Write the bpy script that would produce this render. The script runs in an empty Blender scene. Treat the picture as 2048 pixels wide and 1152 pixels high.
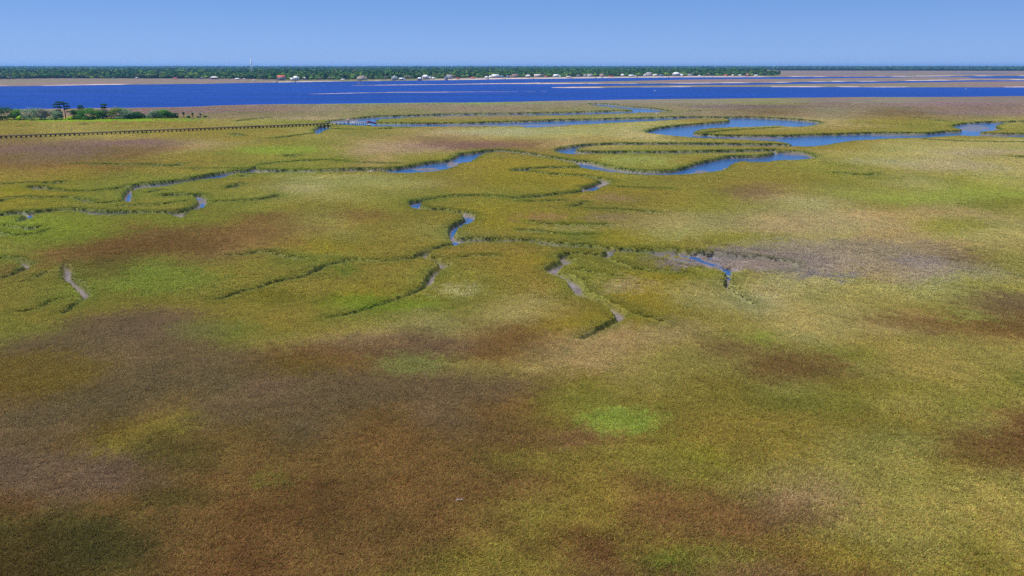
import bpy, math, random
import numpy as np
from mathutils import Vector, Matrix, Euler

random.seed(7)
rng = np.random.default_rng(11)
S = bpy.context.scene
COL = S.collection

# ------------------------------------------------------------------ camera, sky, sun, exposure
CAM_H = 40.0            # drone height above the top of the marsh grass
F = 1400.0              # focal length in pixels of the 2048 px wide photograph
HORIZON = 131.0
PITCH = math.atan((576 - HORIZON) / F)
cam_d = bpy.data.cameras.new('camera')
cam = bpy.data.objects.new('camera', cam_d)
COL.objects.link(cam)
cam.location = (0, 0, CAM_H)
cam.rotation_euler = (math.pi / 2 - PITCH, math.radians(0.0), 0)
cam_d.sensor_width = 36.0
cam_d.lens = F / 2048 * 36.0
cam_d.clip_start = 0.5
cam_d.clip_end = 90000
S.camera = cam

SUN_EL, SUN_AZ = math.radians(62), math.radians(-58)   # azimuth right of the view direction
w = bpy.data.worlds.new('World'); S.world = w; w.use_nodes = True
wn, wl = w.node_tree.nodes, w.node_tree.links
bg = wn['Background']
sky = wn.new('ShaderNodeTexSky'); sky.sky_type = 'NISHITA'; sky.sun_disc = False
sky.sun_elevation = SUN_EL; sky.sun_rotation = SUN_AZ
sky.altitude = 0; sky.air_density = 0.35; sky.dust_density = 0.0; sky.ozone_density = 6.0
hs = wn.new('ShaderNodeHueSaturation'); hs.inputs['Saturation'].default_value = 1.0
hs.inputs['Hue'].default_value = 0.5
mxs = wn.new('ShaderNodeMix'); mxs.data_type = 'RGBA'; mxs.inputs[0].default_value = 0.64
mxs.inputs[7].default_value = (1.75, 3.85, 8.5, 1)        # clean dry air: an even blue all over the sky
wl.new(sky.outputs[0], hs.inputs['Color']); wl.new(hs.outputs[0], mxs.inputs[6]); 
# pale humid air low over the land, thinning out a few degrees up
wtc = wn.new('ShaderNodeTexCoord'); wsx = wn.new('ShaderNodeSeparateXYZ'); wl.new(wtc.outputs['Generated'], wsx.inputs[0])
wmr = wn.new('ShaderNodeMapRange'); wmr.interpolation_type = 'SMOOTHSTEP'
wmr.inputs[1].default_value = -0.02; wmr.inputs[2].default_value = 0.11; wmr.inputs[3].default_value = 0.75; wmr.inputs[4].default_value = 0.0
wl.new(wsx.outputs['Z'], wmr.inputs[0])
mxh = wn.new('ShaderNodeMix'); mxh.data_type = 'RGBA'; mxh.inputs[7].default_value = (3.0, 4.55, 8.0, 1)
wl.new(wmr.outputs[0], mxh.inputs[0]); wl.new(mxs.outputs[2], mxh.inputs[6]); wl.new(mxh.outputs[2], bg.inputs['Color'])
bg.inputs['Strength'].default_value = 0.085
sl = bpy.data.lights.new('sun', 'SUN'); sl.energy = 5.0; sl.angle = math.radians(0.5); sl.color = (1.0, 0.94, 0.86)
sun = bpy.data.objects.new('sun', sl); COL.objects.link(sun)
sdir = Vector((math.sin(SUN_AZ) * math.cos(SUN_EL), math.cos(SUN_AZ) * math.cos(SUN_EL), math.sin(SUN_EL)))
sun.rotation_euler = sdir.to_track_quat('Z', 'Y').to_euler()
sun.location = (0, 0, 300)
S.view_settings.view_transform = 'Standard'; S.view_settings.look = 'None'
S.view_settings.exposure = 0.25; S.view_settings.gamma = 1.0; S.view_settings.use_curve_mapping = False
S.cycles.max_bounces = 6; S.cycles.transparent_max_bounces = 6; S.cycles.volume_bounces = 0
S.cycles.diffuse_bounces = 2; S.cycles.glossy_bounces = 2; S.cycles.transmission_bounces = 3
S.cycles.use_denoising = False; S.cycles.denoiser = 'OPENIMAGEDENOISE'; S.cycles.denoising_input_passes = 'RGB_ALBEDO_NORMAL'; S.cycles.denoising_prefilter = 'ACCURATE'

# ------------------------------------------------------------------ measuring tools
CT, ST = math.cos(PITCH), math.sin(PITCH)
def unproj(px, py, z=0.0):
    """pixel of the photograph -> point of the horizontal plane z (used to survey the marsh)"""
    px = np.asarray(px, float); py = np.asarray(py, float)
    u = (px - 1024) / F; v = (576 - py) / F
    ry = CT + v * ST; rz = -ST + v * CT
    s = (z - CAM_H) / rz
    return s * u, s * ry
def proj(x, y, z=0.0):
    dz = z - CAM_H
    d = y * CT - dz * ST
    u = x / d; v = (y * ST + dz * CT) / d
    return 1024 + F * u, 576 - F * v
def px_m(px, py, z=0.0):
    x, y = unproj(px, py, z)
    return (float(y) * CT - (z - CAM_H) * ST) / F      # metres per photograph pixel at that point

def lin(c):
    c = np.asarray(c, float) / 255.0
    return np.where(c <= 0.04045, c / 12.92, ((c + 0.055) / 1.055) ** 2.4)
def hsh(xi, yi, seed):
    h = (xi.astype(np.int64) * 374761393 + yi.astype(np.int64) * 668265263 + seed * 974634533) & 0xffffffff
    h = ((h ^ (h >> 13)) * 1274126177) & 0xffffffff
    h = h ^ (h >> 16)
    return (h & 0xffffff) / float(0xffffff)
def vnoise(x, y, seed=0):
    xi = np.floor(x); yi = np.floor(y)
    fx = x - xi; fy = y - yi
    fx = fx * fx * (3 - 2 * fx); fy = fy * fy * (3 - 2 * fy)
    xi = xi.astype(np.int64); yi = yi.astype(np.int64)
    a = hsh(xi, yi, seed); b = hsh(xi + 1, yi, seed); c = hsh(xi, yi + 1, seed); d = hsh(xi + 1, yi + 1, seed)
    return (a * (1 - fx) + b * fx) * (1 - fy) + (c * (1 - fx) + d * fx) * fy
def fbm(x, y, seed=0, octv=3):
    t = 0; a = 0.5; n = 0
    for k in range(octv):
        t = t + a * vnoise(x, y, seed + 17 * k); n += a; a *= 0.5; x = x * 2.03 + 3.1; y = y * 2.03 + 1.7
    return t / n - 0.5                                   # about -0.5 .. 0.5
def sstep(a, b, x):
    t = np.clip((x - a) / (b - a), 0, 1); return t * t * (3 - 2 * t)

# ------------------------------------------------------------------ object helpers
def tag(o, label=None, cat=None, group=None, kind=None):
    if label: o['label'] = label
    if cat: o['category'] = cat
    if group: o['group'] = group
    if kind: o['kind'] = kind
    return o
def empty(name, loc=(0, 0, 0), rz=0.0):
    o = bpy.data.objects.new(name, None); COL.objects.link(o)
    o.location = loc; o.rotation_euler = (0, 0, rz); o.empty_display_size = 0.5
    return o
def mesh_np(name, V, faces, mats, parent=None, fmat=None, attrs=None, smooth=False):
    """faces: (n,k) int array or list"""
    me = bpy.data.meshes.new(name)
    V = np.asarray(V, np.float32)
    me.vertices.add(len(V)); me.vertices.foreach_set('co', V.ravel())
    if isinstance(faces, np.ndarray):
        n, k = faces.shape
        me.loops.add(n * k); me.loops.foreach_set('vertex_index', faces.astype(np.int32).ravel())
        me.polygons.add(n); me.polygons.foreach_set('loop_start', (np.arange(n) * k).astype(np.int32))
        me.polygons.foreach_set('loop_total', np.full(n, k, np.int32))
    else:
        tot = np.array([len(f) for f in faces], np.int32)
        idx = np.array([i for f in faces for i in f], np.int32)
        me.loops.add(len(idx)); me.loops.foreach_set('vertex_index', idx)
        me.polygons.add(len(tot)); me.polygons.foreach_set('loop_start', np.concatenate([[0], np.cumsum(tot)[:-1]]).astype(np.int32))
        me.polygons.foreach_set('loop_total', tot)
    for m in (mats if isinstance(mats, (list, tuple)) else [mats]): me.materials.append(m)
    if fmat is not None: me.polygons.foreach_set('material_index', np.asarray(fmat, np.int32))
    me.update(calc_edges=True)
    if smooth: me.polygons.foreach_set('use_smooth', np.ones(len(me.polygons), bool))
    for nm, (typ, dom, arr) in (attrs or {}).items():
        a = me.attributes.new(nm, typ, dom)
        key = {'FLOAT_COLOR': 'color', 'FLOAT_VECTOR': 'vector'}.get(typ, 'value')
        a.data.foreach_set(key, np.ascontiguousarray(arr).ravel())
    me.validate(verbose=False)
    o = bpy.data.objects.new(name, me); COL.objects.link(o)
    if parent: o.parent = parent
    return o
class MB:
    """collects boxes, prisms and tubes and links them as one mesh object"""
    def __init__(s): s.V = []; s.F = []
    def add(s, V, Fc):
        b = len(s.V); s.V += [tuple(v) for v in V]; s.F += [tuple(i + b for i in f) for f in Fc]; return s
    def box(s, c, d, rz=0.0):
        x, y, z = c; a, b, h = d[0] / 2, d[1] / 2, d[2] / 2
        cr, sr = math.cos(rz), math.sin(rz)
        P = [(-a, -b, -h), (a, -b, -h), (a, b, -h), (-a, b, -h), (-a, -b, h), (a, -b, h), (a, b, h), (-a, b, h)]
        P = [(x + p[0] * cr - p[1] * sr, y + p[0] * sr + p[1] * cr, z + p[2]) for p in P]
        return s.add(P, [(0, 3, 2, 1), (4, 5, 6, 7), (0, 1, 5, 4), (1, 2, 6, 5), (2, 3, 7, 6), (3, 0, 4, 7)])
    def tube(s, p0, p1, r0, r1=None, n=7, cap=True):
        r1 = r0 if r1 is None else r1
        p0, p1 = Vector(p0), Vector(p1); d = (p1 - p0).normalized()
        a = d.orthogonal().normalized(); b = d.cross(a)
        P = []
        for p, r in ((p0, r0), (p1, r1)):
            for k in range(n):
                t = 2 * math.pi * k / n; P.append(p + a * (r * math.cos(t)) + b * (r * math.sin(t)))
        Fc = [(k, (k + 1) % n, n + (k + 1) % n, n + k) for k in range(n)]
        if cap: Fc += [tuple(range(n - 1, -1, -1)), tuple(range(n, 2 * n))]
        return s.add(P, Fc)
    def bar(s, p0, p1, wd, h):
        """rectangular bar from p0 to p1, width wd across, height h"""
        p0, p1 = Vector(p0), Vector(p1); d = (p1 - p0).normalized()
        side = d.cross(Vector((0, 0, 1))).normalized() * wd / 2; up = Vector((0, 0, h / 2))
        P = [p0 - side - up, p0 + side - up, p0 + side + up, p0 - side + up, p1 - side - up, p1 + side - up, p1 + side + up, p1 - side + up]
        return s.add(P, [(0, 1, 2, 3), (7, 6, 5, 4), (0, 4, 5, 1), (1, 5, 6, 2), (2, 6, 7, 3), (3, 7, 4, 0)])
    def build(s, name, mat, parent=None, smooth=False):
        return mesh_np(name, np.array(s.V), s.F, mat, parent, smooth=smooth)

# ------------------------------------------------------------------ materials
def pmat(name, col, rough=0.8, spec=0.3, noise=0.12, scale=3.0, metal=0.0):
    m = bpy.data.materials.new(name); m.use_nodes = True
    n, l = m.node_tree.nodes, m.node_tree.links
    p = n['Principled BSDF']; p.inputs['Roughness'].default_value = rough
    p.inputs['Specular IOR Level'].default_value = spec; p.inputs['Metallic'].default_value = metal
    tc = n.new('ShaderNodeTexCoord'); nz = n.new('ShaderNodeTexNoise'); nz.inputs['Scale'].default_value = scale
    nz.inputs['Detail'].default_value = 4
    mr = n.new('ShaderNodeMapRange'); mr.inputs[1].default_value = 0.3; mr.inputs[2].default_value = 0.7
    mr.inputs[3].default_value = 1 - noise; mr.inputs[4].default_value = 1 + noise
    mx = n.new('ShaderNodeMix'); mx.data_type = 'RGBA'; mx.blend_type = 'MULTIPLY'; mx.inputs[0].default_value = 1
    mx.inputs[6].default_value = (*col, 1)
    l.new(tc.outputs['Object'], nz.inputs['Vector']); l.new(nz.outputs['Fac'], mr.inputs[0])
    l.new(mr.outputs[0], mx.inputs[7]); l.new(mx.outputs[2], p.inputs['Base Color'])
    return m
def foliage_mat(name, attr_type='GEOMETRY', attr='Col', col=None, transl=0.3, var=0.35, hue=0.03, island=True, tint=None):
    """two sided leaf: diffuse + some light through it, every leaf clump a little different"""
    m = bpy.data.materials.new(name); m.use_nodes = True
    n, l = m.node_tree.nodes, m.node_tree.links
    n.remove(n['Principled BSDF'])
    if col is None:
        a = n.new('ShaderNodeAttribute'); a.attribute_type = attr_type; a.attribute_name = attr; src = a.outputs['Color']
    else:
        a = n.new('ShaderNodeRGB'); a.outputs[0].default_value = (*col, 1); src = a.outputs[0]
    g = n.new('ShaderNodeNewGeometry')
    r = g.outputs['Random Per Island']
    oi = n.new('ShaderNodeObjectInfo')
    ad = n.new('ShaderNodeMath'); ad.operation = 'ADD'; l.new(r, ad.inputs[0]); l.new(oi.outputs['Random'], ad.inputs[1])
    fr = n.new('ShaderNodeMath'); fr.operation = 'FRACT'; l.new(ad.outputs[0], fr.inputs[0])
    mr = n.new('ShaderNodeMapRange'); mr.inputs[3].default_value = 1 - var; mr.inputs[4].default_value = 1 + var
    l.new(fr.outputs[0], mr.inputs[0])
    m7 = n.new('ShaderNodeMath'); m7.operation = 'MULTIPLY'; m7.inputs[1].default_value = 7.31; l.new(r, m7.inputs[0])
    f7 = n.new('ShaderNodeMath'); f7.operation = 'FRACT'; l.new(m7.outputs[0], f7.inputs[0])
    mh = n.new('ShaderNodeMapRange'); mh.inputs[3].default_value = 0.5 - hue; mh.inputs[4].default_value = 0.5 + hue
    l.new(f7.outputs[0], mh.inputs[0])
    h = n.new('ShaderNodeHueSaturation')
    l.new(mh.outputs[0], h.inputs['Hue']); l.new(mr.outputs[0], h.inputs['Value']); l.new(src, h.inputs['Color'])
    cout = h.outputs[0]
    if tint is not None:                              # some blades are dead and straw coloured
        m3 = n.new('ShaderNodeMath'); m3.operation = 'MULTIPLY'; m3.inputs[1].default_value = 13.7; l.new(r, m3.inputs[0])
        f3 = n.new('ShaderNodeMath'); f3.operation = 'FRACT'; l.new(m3.outputs[0], f3.inputs[0])
        gt = n.new('ShaderNodeMapRange'); gt.inputs[1].default_value = 0.55; gt.inputs[2].default_value = 1.0
        gt.inputs[3].default_value = 0.0; gt.inputs[4].default_value = tint[3]
        l.new(f3.outputs[0], gt.inputs[0])
        mx = n.new('ShaderNodeMix'); mx.data_type = 'RGBA'; l.new(gt.outputs[0], mx.inputs[0])
        l.new(cout, mx.inputs[6]); mx.inputs[7].default_value = (tint[0], tint[1], tint[2], 1); cout = mx.outputs[2]
    d = n.new('ShaderNodeBsdfDiffuse'); t = n.new('ShaderNodeBsdfTranslucent'); ms = n.new('ShaderNodeMixShader')
    ms.inputs[0].default_value = transl
    l.new(cout, d.inputs['Color']); l.new(cout, t.inputs['Color'])
    l.new(d.outputs[0], ms.inputs[1]); l.new(t.outputs[0], ms.inputs[2]); l.new(ms.outputs[0], n['Material Output'].inputs['Surface'])
    return m
# ------------------------------------------------------------------ survey of the tidal creeks (photograph pixels, on the grass top plane)
def strip(rows):                                  # (x, far grass edge, near grass edge)
    return [(r[0], r[1]) for r in rows] + [(r[0], r[2]) for r in rows[::-1]]
POLYS = [
 # left creek system
 strip([(262,368,381),(271,366.8,380),(283,365,376),(309,363.4,373.8),(335,360,371),(361,357.3,365.5),(387,352,361),(413,347.7,357),(440,342.5,356.4),(463,340,347),(490,338,345.5),(505,333,345),(512,331,345),(517,337.5,345),(541,337.5,345),(569,338,344.7),(595,338,344.7),(621,338.5,344.7),(656,337.5,344),(691,335.5,343),(725,334.6,342.6),(760,335.8,342.2),(777,334.6,344.5),(795,333,346),(815,330,346),(835,326,344.7),(850,323,343.6),(873,320.7,341.5),(892,319,338),(906,314,334),(914,308,331),(921,305,326),(930,305,324.7),(940,304,324),(951,302,317),(961,300.5,309.5),(977,298.7,305),(1003,298.3,302.6),(1029,301.2,305.6),(1060,304.5,309.8),(1083,308.8,313.8),(1109,313,318),(1135,317.5,323),(1153,320,327),(1165,320.5,335),(1182,322,338),(1200,327,340.7),(1217,331.5,343),(1240,335,345),(1266,338,347.6),(1292,339.5,349),(1318,339.5,350),(1340,338.5,349.5),(1352,336,349),(1378,329,348),(1397,322.5,347),(1421,318,343.6),(1444,312.4,341),(1456,310.7,334),(1468,310.3,324.5),(1491,310,322),(1508,310,324.5),(1522,309,324.5),(1543,306,322),(1552,301,321),(1569,300,320),(1586,300,320.6),(1612,303,318.5),(1627,309,316),(1633,313,314.5)]),
 [(262,368),(250,380),(243,391),(247,399),(256,404),(267,403),(264,392),(267,381)],
 strip([(318,387,392.5),(350,386,392),(375,385.5,391),(384,386,390)]),
 [(384,387),(400,386),(414,392),(416,404),(409,413),(396,417.5),(384,418.5),(374,417),(366,420.5),(352,420),(366,416.5),(380,412.5),(392,405),(394,398),(388,392)],
 strip([(-60,424,434),(-5,427,432),(8,424,431),(22,421.5,429.5),(43,421,428.5),(69,419.5,426.7),(97,417,424.5),(121,415,420.5),(156,415,421.5),(182,417.5,429.3),(215,419,429.2),(240,419.5,428.6),(266,419.5,427.5),(290,421.5,426),(327,420.5,425),(353,419.5,431),(365,420,437),(370,419.5,428),(382,414,421)]),
 strip([(0,446.5,451),(30,451,456.3),(52,452,459.5),(66,452.5,459),(80,451,455)]),
 strip([(150,393,397),(160,394.5,401),(174,396.5,404.5),(184,400,404.5)]),
 strip([(52,371,374.5),(62,370.5,377),(75,370.5,378.5),(85,370,378.5),(96,371,374)]),
 strip([(105,362.5,367.5),(118,361.5,367),(132,362,365)]),
 # upper arm round the bright island
 strip([(1120,302,306),(1130,298,307.5),(1143,297,308),(1152,299,308),(1158,300.5,308),(1180,301.5,308),(1240,301.5,308),(1300,301.5,307.5),(1400,300,306.5),(1480,299,305),(1540,297.5,303.5),(1556,298,304)]),
 strip([(1110,296,304),(1127,293.6,305.5),(1143,291,303),(1160,288.5,295),(1196,286,291.2),(1231,285,290),(1283,285,290),(1340,285,290.2),(1400,285,291),(1480,286,292.2),(1550,286.5,293),(1596,289,293)]),
 # the big looping creek
 [(1447,233.4),(1474,232.5),(1500,232.5),(1526,233.8),(1560,235.5),(1586,237),(1612,239.5),(1635,241),(1647,245),(1641,247),(1626,250.8),(1603,253.4),(1578,254),(1557,251),(1526,252.5),(1491,254),(1456,254.5),(1421,256.5),(1404,258.3),(1394,261),(1386,265),(1400,267.5),(1418,266.4),(1430,268.5),(1456,269),(1491,269.5),(1526,270),(1560,269.5),(1595,268.7),(1629,267),(1664,266.4),(1699,265.5),(1734,264),(1768,263.8),(1803,263.8),(1827,264.6),(1850,264.6),(1866,263.6),(1889,261),(1913,260.6),(1926,259.7),(1913,256.5),(1902,252.7),(1903.5,249.5),(1920,246.4),(1936,244),(1967,242.5),(1999,242),(2030,241.5),(2120,241),(2120,244.3),(2048,244.5),(2014,244.8),(2002,248),(1990,253),(2003,257.5),(1999,260.5),(1967,262.8),(1960,264.2),(1983,265.5),(2014,266),(2048,265.5),(2120,265),(2120,275),(2048,274.6),(1999,273.8),(1967,273),(1936,272),(1913,271.4),(1889,273),(1866,274.5),(1827,276),(1780,277),(1768,277.7),(1734,280),(1707,281),(1681,284.6),(1655,289.8),(1629,292.4),(1612,293.6),(1593,292),(1586,289),(1569,284.6),(1543,282),(1508,280.6),(1474,279),(1439,277.7),(1404,276.3),(1361,273),(1326,269.9),(1300,266.5),(1289,263.5),(1291,261),(1300,258.2),(1317,254),(1335,251.6),(1361,249),(1387,247),(1421,243.8),(1445,242.3),(1458,241),(1459,238.7),(1447,236.7)],
 strip([(740,245,252.5),(760,244.6,253),(795,244.6,253),(829,245,253.3),(881,245,253),(916,244.5,252.6),(951,243.5,252.5),(986,242.3,252.3),(1020,241.4,252.3),(1044,240.9,252.4),(1053,240.6,255.3),(1092,239,253.9),(1127,238,252),(1161,237.2,248.8),(1196,236.3,247.4),(1231,235.6,245.7),(1265,234.8,244),(1300,233.8,242.4),(1340,232.8,240),(1369,232.4,238),(1404,232.7,236.8),(1430,233,236.2),(1450,233,236.8)]),
 # creek with the pier
 [(650,242.5),(667,240),(688,237.1),(701,235.8),(715,234.5),(736,232.6),(760,231),(785,230.3),(785,236.8),(768,236.8),(757,239),(751,241.5),(756,244.5),(768,245.5),(790,246),(790,252.8),(763,252.2),(742,251.9),(722,251.2),(708,250.5),(688,249.3),(678,248.3),(667,247.2),(655,245.5)],
 strip([(760,231,239),(790,230,236.7),(830,229,234),(864,227.7,232.7),(906,226.7,231.9),(951,226.2,231),(1003,225.5,230.6),(1040,225,230.2),(1075,224.6,231),(1118,223.8,230.8),(1161,222.5,229.2),(1213,220.7,227.5),(1241,220.3,227.2),(1262,220.7,226.5),(1280,219,225.4)]),
 strip([(1178,205.5,208.5),(1190,205.8,210),(1200,206.2,212),(1220,207.2,213.6),(1241,210.2,215.8),(1261,212,219),(1272,213,222.6),(1282,213.4,225.2),(1302,215,225),(1323,218.4,224),(1343,221.5,223)]),
 [(639,250.4),(661,250.8),(661,255.4),(648,260.8),(639,267.7),(630,267),(625,260),(633,254.7)],
 # middle creek
 [(816,400),(843,396.2),(868,393.6),(899,390.5),(899,393),(872,397),(852,401),(842,404.5),(843,409),(850,414.5),(881,414.8),(907,418.8),(925,420),(942,422.3),(953,427),(953.5,435),(941,444),(923,451),(913,458),(910,466),(914,471.5),(930,473.6),(968,474.3),(1003,475),(1038,475.5),(1066,476.5),(1092,479.5),(1118,483.5),(1144,487),(1179,488.6),(1205,491.5),(1222,493.4),(1248,495),(1283,495.6),(1318,495.6),(1340,496),(1369,497),(1404,500),(1430,502),(1450,506),(1480,509),(1530,513),(1580,520),(1600,530),(1560,538),(1500,541),(1474,541),(1447,541.5),(1430,538),(1404,530),(1369,522),(1335,517),(1300,507),(1283,505),(1248,503.3),(1222,501),(1205,497),(1179,495),(1144,494.5),(1118,493),(1092,490),(1066,484.5),(1038,481.5),(1003,483),(960,482.8),(926,484.3),(916,486.5),(909,487.5),(898,476),(895,467),(895,457),(899,449),(911,442.5),(930,432),(920,427),(907,423.5),(881,421),(855,418.7),(841,418.3),(828,415.6),(820,412),(815,403)],
 [(131,547),(135,546),(141,557),(138,559),(132,551)],[(1151,571),(1158,570),(1163,584),(1157,586)],
 [(1447,540),(1471,540),(1464,550),(1462,560),(1458,568),(1466,578),(1460,583),(1450,574),(1446,566),(1453,556)],
 strip([(1018,393.5,397.8),(1040,392,397),(1080,388.5,393.7),(1123,384.5,389),(1150,381.5,386),(1168,377.5,384)]),
 [(1157,372),(1172,371),(1184,367),(1205,359),(1213,357.5),(1226,362.5),(1220,367),(1194,376.5),(1189,381),(1170,383.6),(1161,376)],
 strip([(1020,338,342),(1034,336,342.6),(1050,335,341.5),(1060,334.5,338.5),(1100,333.5,336.6),(1161,332,335.4)]),
]
LINES = [  # (x, y, width in metres) centre lines of the small drainage runs
 [(298,384,2.5),(315,380,3.5)], [(57,429,2),(48,437,4),(34,443,2)], [(90,459,2),(73,466,3),(35,469,2.6),(-40,474,2.5)],
 [(-20,463,3),(12,466,2)], [(-10,405,1.5),(8,398,3),(30,393.5,2.5),(60,392,2),(80,396,3),(100,394,2),(125,393,2.5),(152,395,3)],
 [(-30,369,1.5),(30,366,1.6),(60,364.5,2),(106,365,3)], [(95,376,2),(125,381,2.2),(160,382,2),(200,380,2),(230,377.5,3),(252,372,4)],
 [(185,405,1.5),(215,405,2.2),(240,402,2.4),(256,400,2)], [(240,411,2.2),(275,409.5,3),(310,409,3),(340,405,2.2),(370,401,1.5)],
 [(422,402.5,1.6),(457,402.5,2.6),(500,399.5,2.8),(530,397,3.4),(552,391,3)], [(147,327,2),(217,328,2.4),(292,328.6,3),(322,331,3.5),(350,332,3),(362,326,2)],
 [(377,336.5,2),(414,337,1.7),(483,336,1.4)], [(460,375,3),(468,371,4),(478,366.5,2.5)], [(488,351,3),(494,349,3)],
 [(526,328.5,3),(552,325,2.5),(583,323,2.5),(604,320,3.5),(622,321,5),(656,319,2.5),(674,321,2.4),(717,325,1.8),(800,326.5,1.5)],
 [(575,310.5,3),(584,312,5),(592,309,2)], [(780,257,3),(742,258.6,3.2),(701,258.6,2.5),(681,258,4),(654,257.5,4)], [(760,257,3),(791,255.6,3),(829,254.7,2)],
 [(628,266,3),(595,270,3.5),(552,275.5,4),(530,276.4,2)], [(1408,265.2,4),(1456,260.5,4),(1500,257.8,3.5),(1560,254.6,3)],
 [(899,391.5,3),(950,390.2,2.4),(985,391.5,2),(1020,395,3)], [(1057,341.5,3),(1109,348.5,3.4),(1161,350,3.2),(1196,355,3.4),(1207,359,3)],
 [(909,487,3.4),(882,492.5,2.8),(852,499.5,2.8),(843,508,4),(838,512,3.2),(812,516,3.6),(786,520.5,2.6),(760,522,2.4),(735,521,2.4),(707,518,2.4),(682,522,4.2),(665,527,2.4),(642,532,2.7),(627,543,2.2),(601,553,2),(570,557.5,2),(537,566,2.2),(513,575,2.4),(490,580,1.9),(464,586,2),(435,598,1.3)],
 [(843,511,2),(867,516,2.2),(882,522,2.8),(893,527.5,4.2),(882,532,3.2),(870,538.5,3.2),(861,550,3.2),(854,569,2.8),(846,574,2),(835,579,2),(804,593.6,1.8),(764,607,1.8),(714,622,2),(692,628,1.6),(657,635,1.2)],
 [(920,513.5,1.8),(951,509,1.8),(991,510,1.8)], [(1040,460,1.6),(1083,463,1.8),(1144,470,2),(1187,468,1.6)], [(1060,444,1.3),(1100,448,1.4),(1150,449,1.4),(1208,448,1.3)],
 [(1040,402,1.4),(1075,402.5,1.5),(1123,400,1.3)], [(1142,413,2),(1158,409,1.4),(1169,404.5,2)], [(1182,417,1.5),(1213,418,1.6),(1292,421,1.6),(1312,424.5,3)],
 [(1238,373,1.2),(1274,375,1.3),(1340,377,1.2)],
 [(1220,502,4.16),(1215,506,3.52),(1205,511.5,4.48),(1184,507,2.56),(1136,505,2.56),(1123,508.6,3.52),(1127,514,4.16),(1140,518,4.48),(1123,525,4.48),(1106,531.6,5.12),(1101,537,5.12),(1115,543,3.84),(1136,552.6,3.52),(1152,562,4.64),(1154,572,5.28),(1161,584,4.96),(1180,591,3.84),(1197,597.5,4.32),(1213,604,3.84),(1228,612,4.0),(1243,625,4.64),(1245,632,3.36),(1220,645,2.72),(1184,665,2.56),(1160,675,1.76)],
 [(1252,624,1.4),(1275,628,1.3),(1300,636,1.2),(1327,645,1.1)], [(1205,511,1.5),(1224,520,1.5),(1251,531,1.5)], [(1268,537,1.2),(1300,541,1.3),(1365,544,1.2)],
 [(1155,539,1.2),(1178,541,1.5),(1205,549,1.5),(1222,551,1.4)],
 [(127,527,1.5),(134,532,3.0),(132,544,3.3),(137,554.6,3.0),(151,563,3.3),(163,574,3.3),(170,584,3.15),(171,592,1.95)], [(166,596,1.6),(158,602,1.8),(144,610,2),(135,619,2.2),(124,626,2)],
 [(-20,515,1.6),(21,514,2),(40,518,3),(60,527,3)], [(52,530,1.8),(38,542,2.6),(17,551,1.8),(-10,559,1.6)], [(88,543,2),(73,553,2),(44,561,1.3)],
 [(124,597,1),(97,603,1.8),(80,614,2.1),(69,619,2.1),(36,623,1.8)], [(462,510,1.4),(493,508,2),(519,500,1.4),(555,508.5,2.2),(582,514,4),(598,516.5,3.4),(612,517.5,2)],
 [(1673,346,2),(1690,345,1.6),(1712,350,1.6),(1740,350,2.6),(1750,347,1.4)], [(2026,313,2.5),(2042,314,4.5),(2090,314.5,5)],
 [(1834,235.5,4),(1858,235.2,4)], [(1868,240.6,4),(1881,240.8,6)], [(1849,277.6,3),(1905,282,3),(2048,284,2.4)], [(476,242,3),(502,238.3,3.4),(539,234.3,3)],
 [(468,268,4),(481,271,4)], [(38,252.5,4),(50,252,5)], [(268,266.5,3),(284,266.5,4)], [(1374,222.6,3),(1392,221.3,4),(1420,220,2)], [(165,249,3),(178,247,3)],
 [(1466,584,1.6),(1480,594,1.2),(1505,608,1)],
]
SHORE = [(-700,231),(0,219.7),(130,217.6),(190,216.7),(260,216),(350,214.6),(400,213.6),(440,211.3),(500,209.6),(560,208.7),(640,208.4),(700,207.6),(760,206.8),(820,206.1),(880,205.4),(930,205.4),(1000,204.6),(1050,203.6),(1100,202.3),(1150,201.2),(1200,200.6),(1300,199.3),(1400,198),(1500,197),(1620,196),(1680,195),(1750,194.4),(1800,194.6),(1900,194.3),(1960,193.6),(2048,192.5),(2800,184)]
FLATS = [  # mud lying above the water: px, py, radius x, radius y, height
 (1530,526,75,15,-0.8), (1400,515,60,10,-1.42),(1440,524,60,14,-1.38),(1350,506,40,5,-1.45),(1330,500,30,5,-1.45),(1950,252,38,8,-1.5),(1985,268,60,3.2,-1.45),(850,331,40,4,-1.5),(905,322,16,6,-1.42),(1206,363,14,5,-1.25),(1175,374,14,3,-1.5),
 (842,413,9,4,-1.3),(935,424,12,3,-1.5),(300,369,40,3.5,-1.5),(820,250,90,2.6,-1.5),(950,246.5,80,2,-1.48),(1640,290,22,2.6,-1.5),(1395,264.5,10,2.5,-1.45),(700,237.5,20,3,-1.45),(1405,338,24,6,-1.48),(1452,331,7,2.2,-1.3),(1600,302.5,40,2.5,-1.45),(400,394,10,3.5,-1.4),(360,427,12,6,-1.2),(1665,549,60,6,-1.45),(1100,246,120,2.5,-1.5),(1500,272.5,90,2.2,-1.5),(1790,266.2,70,1.8,-1.5),(700,246,40,5,-1.7)]

RILLS = [[(1322,502.5),(1350,507),(1372,511),(1386,516),(1398,521.5),(1425,529),(1448,538),(1457,546),(1459,556)]]      # the thread of water left on the mud at low tide

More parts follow.
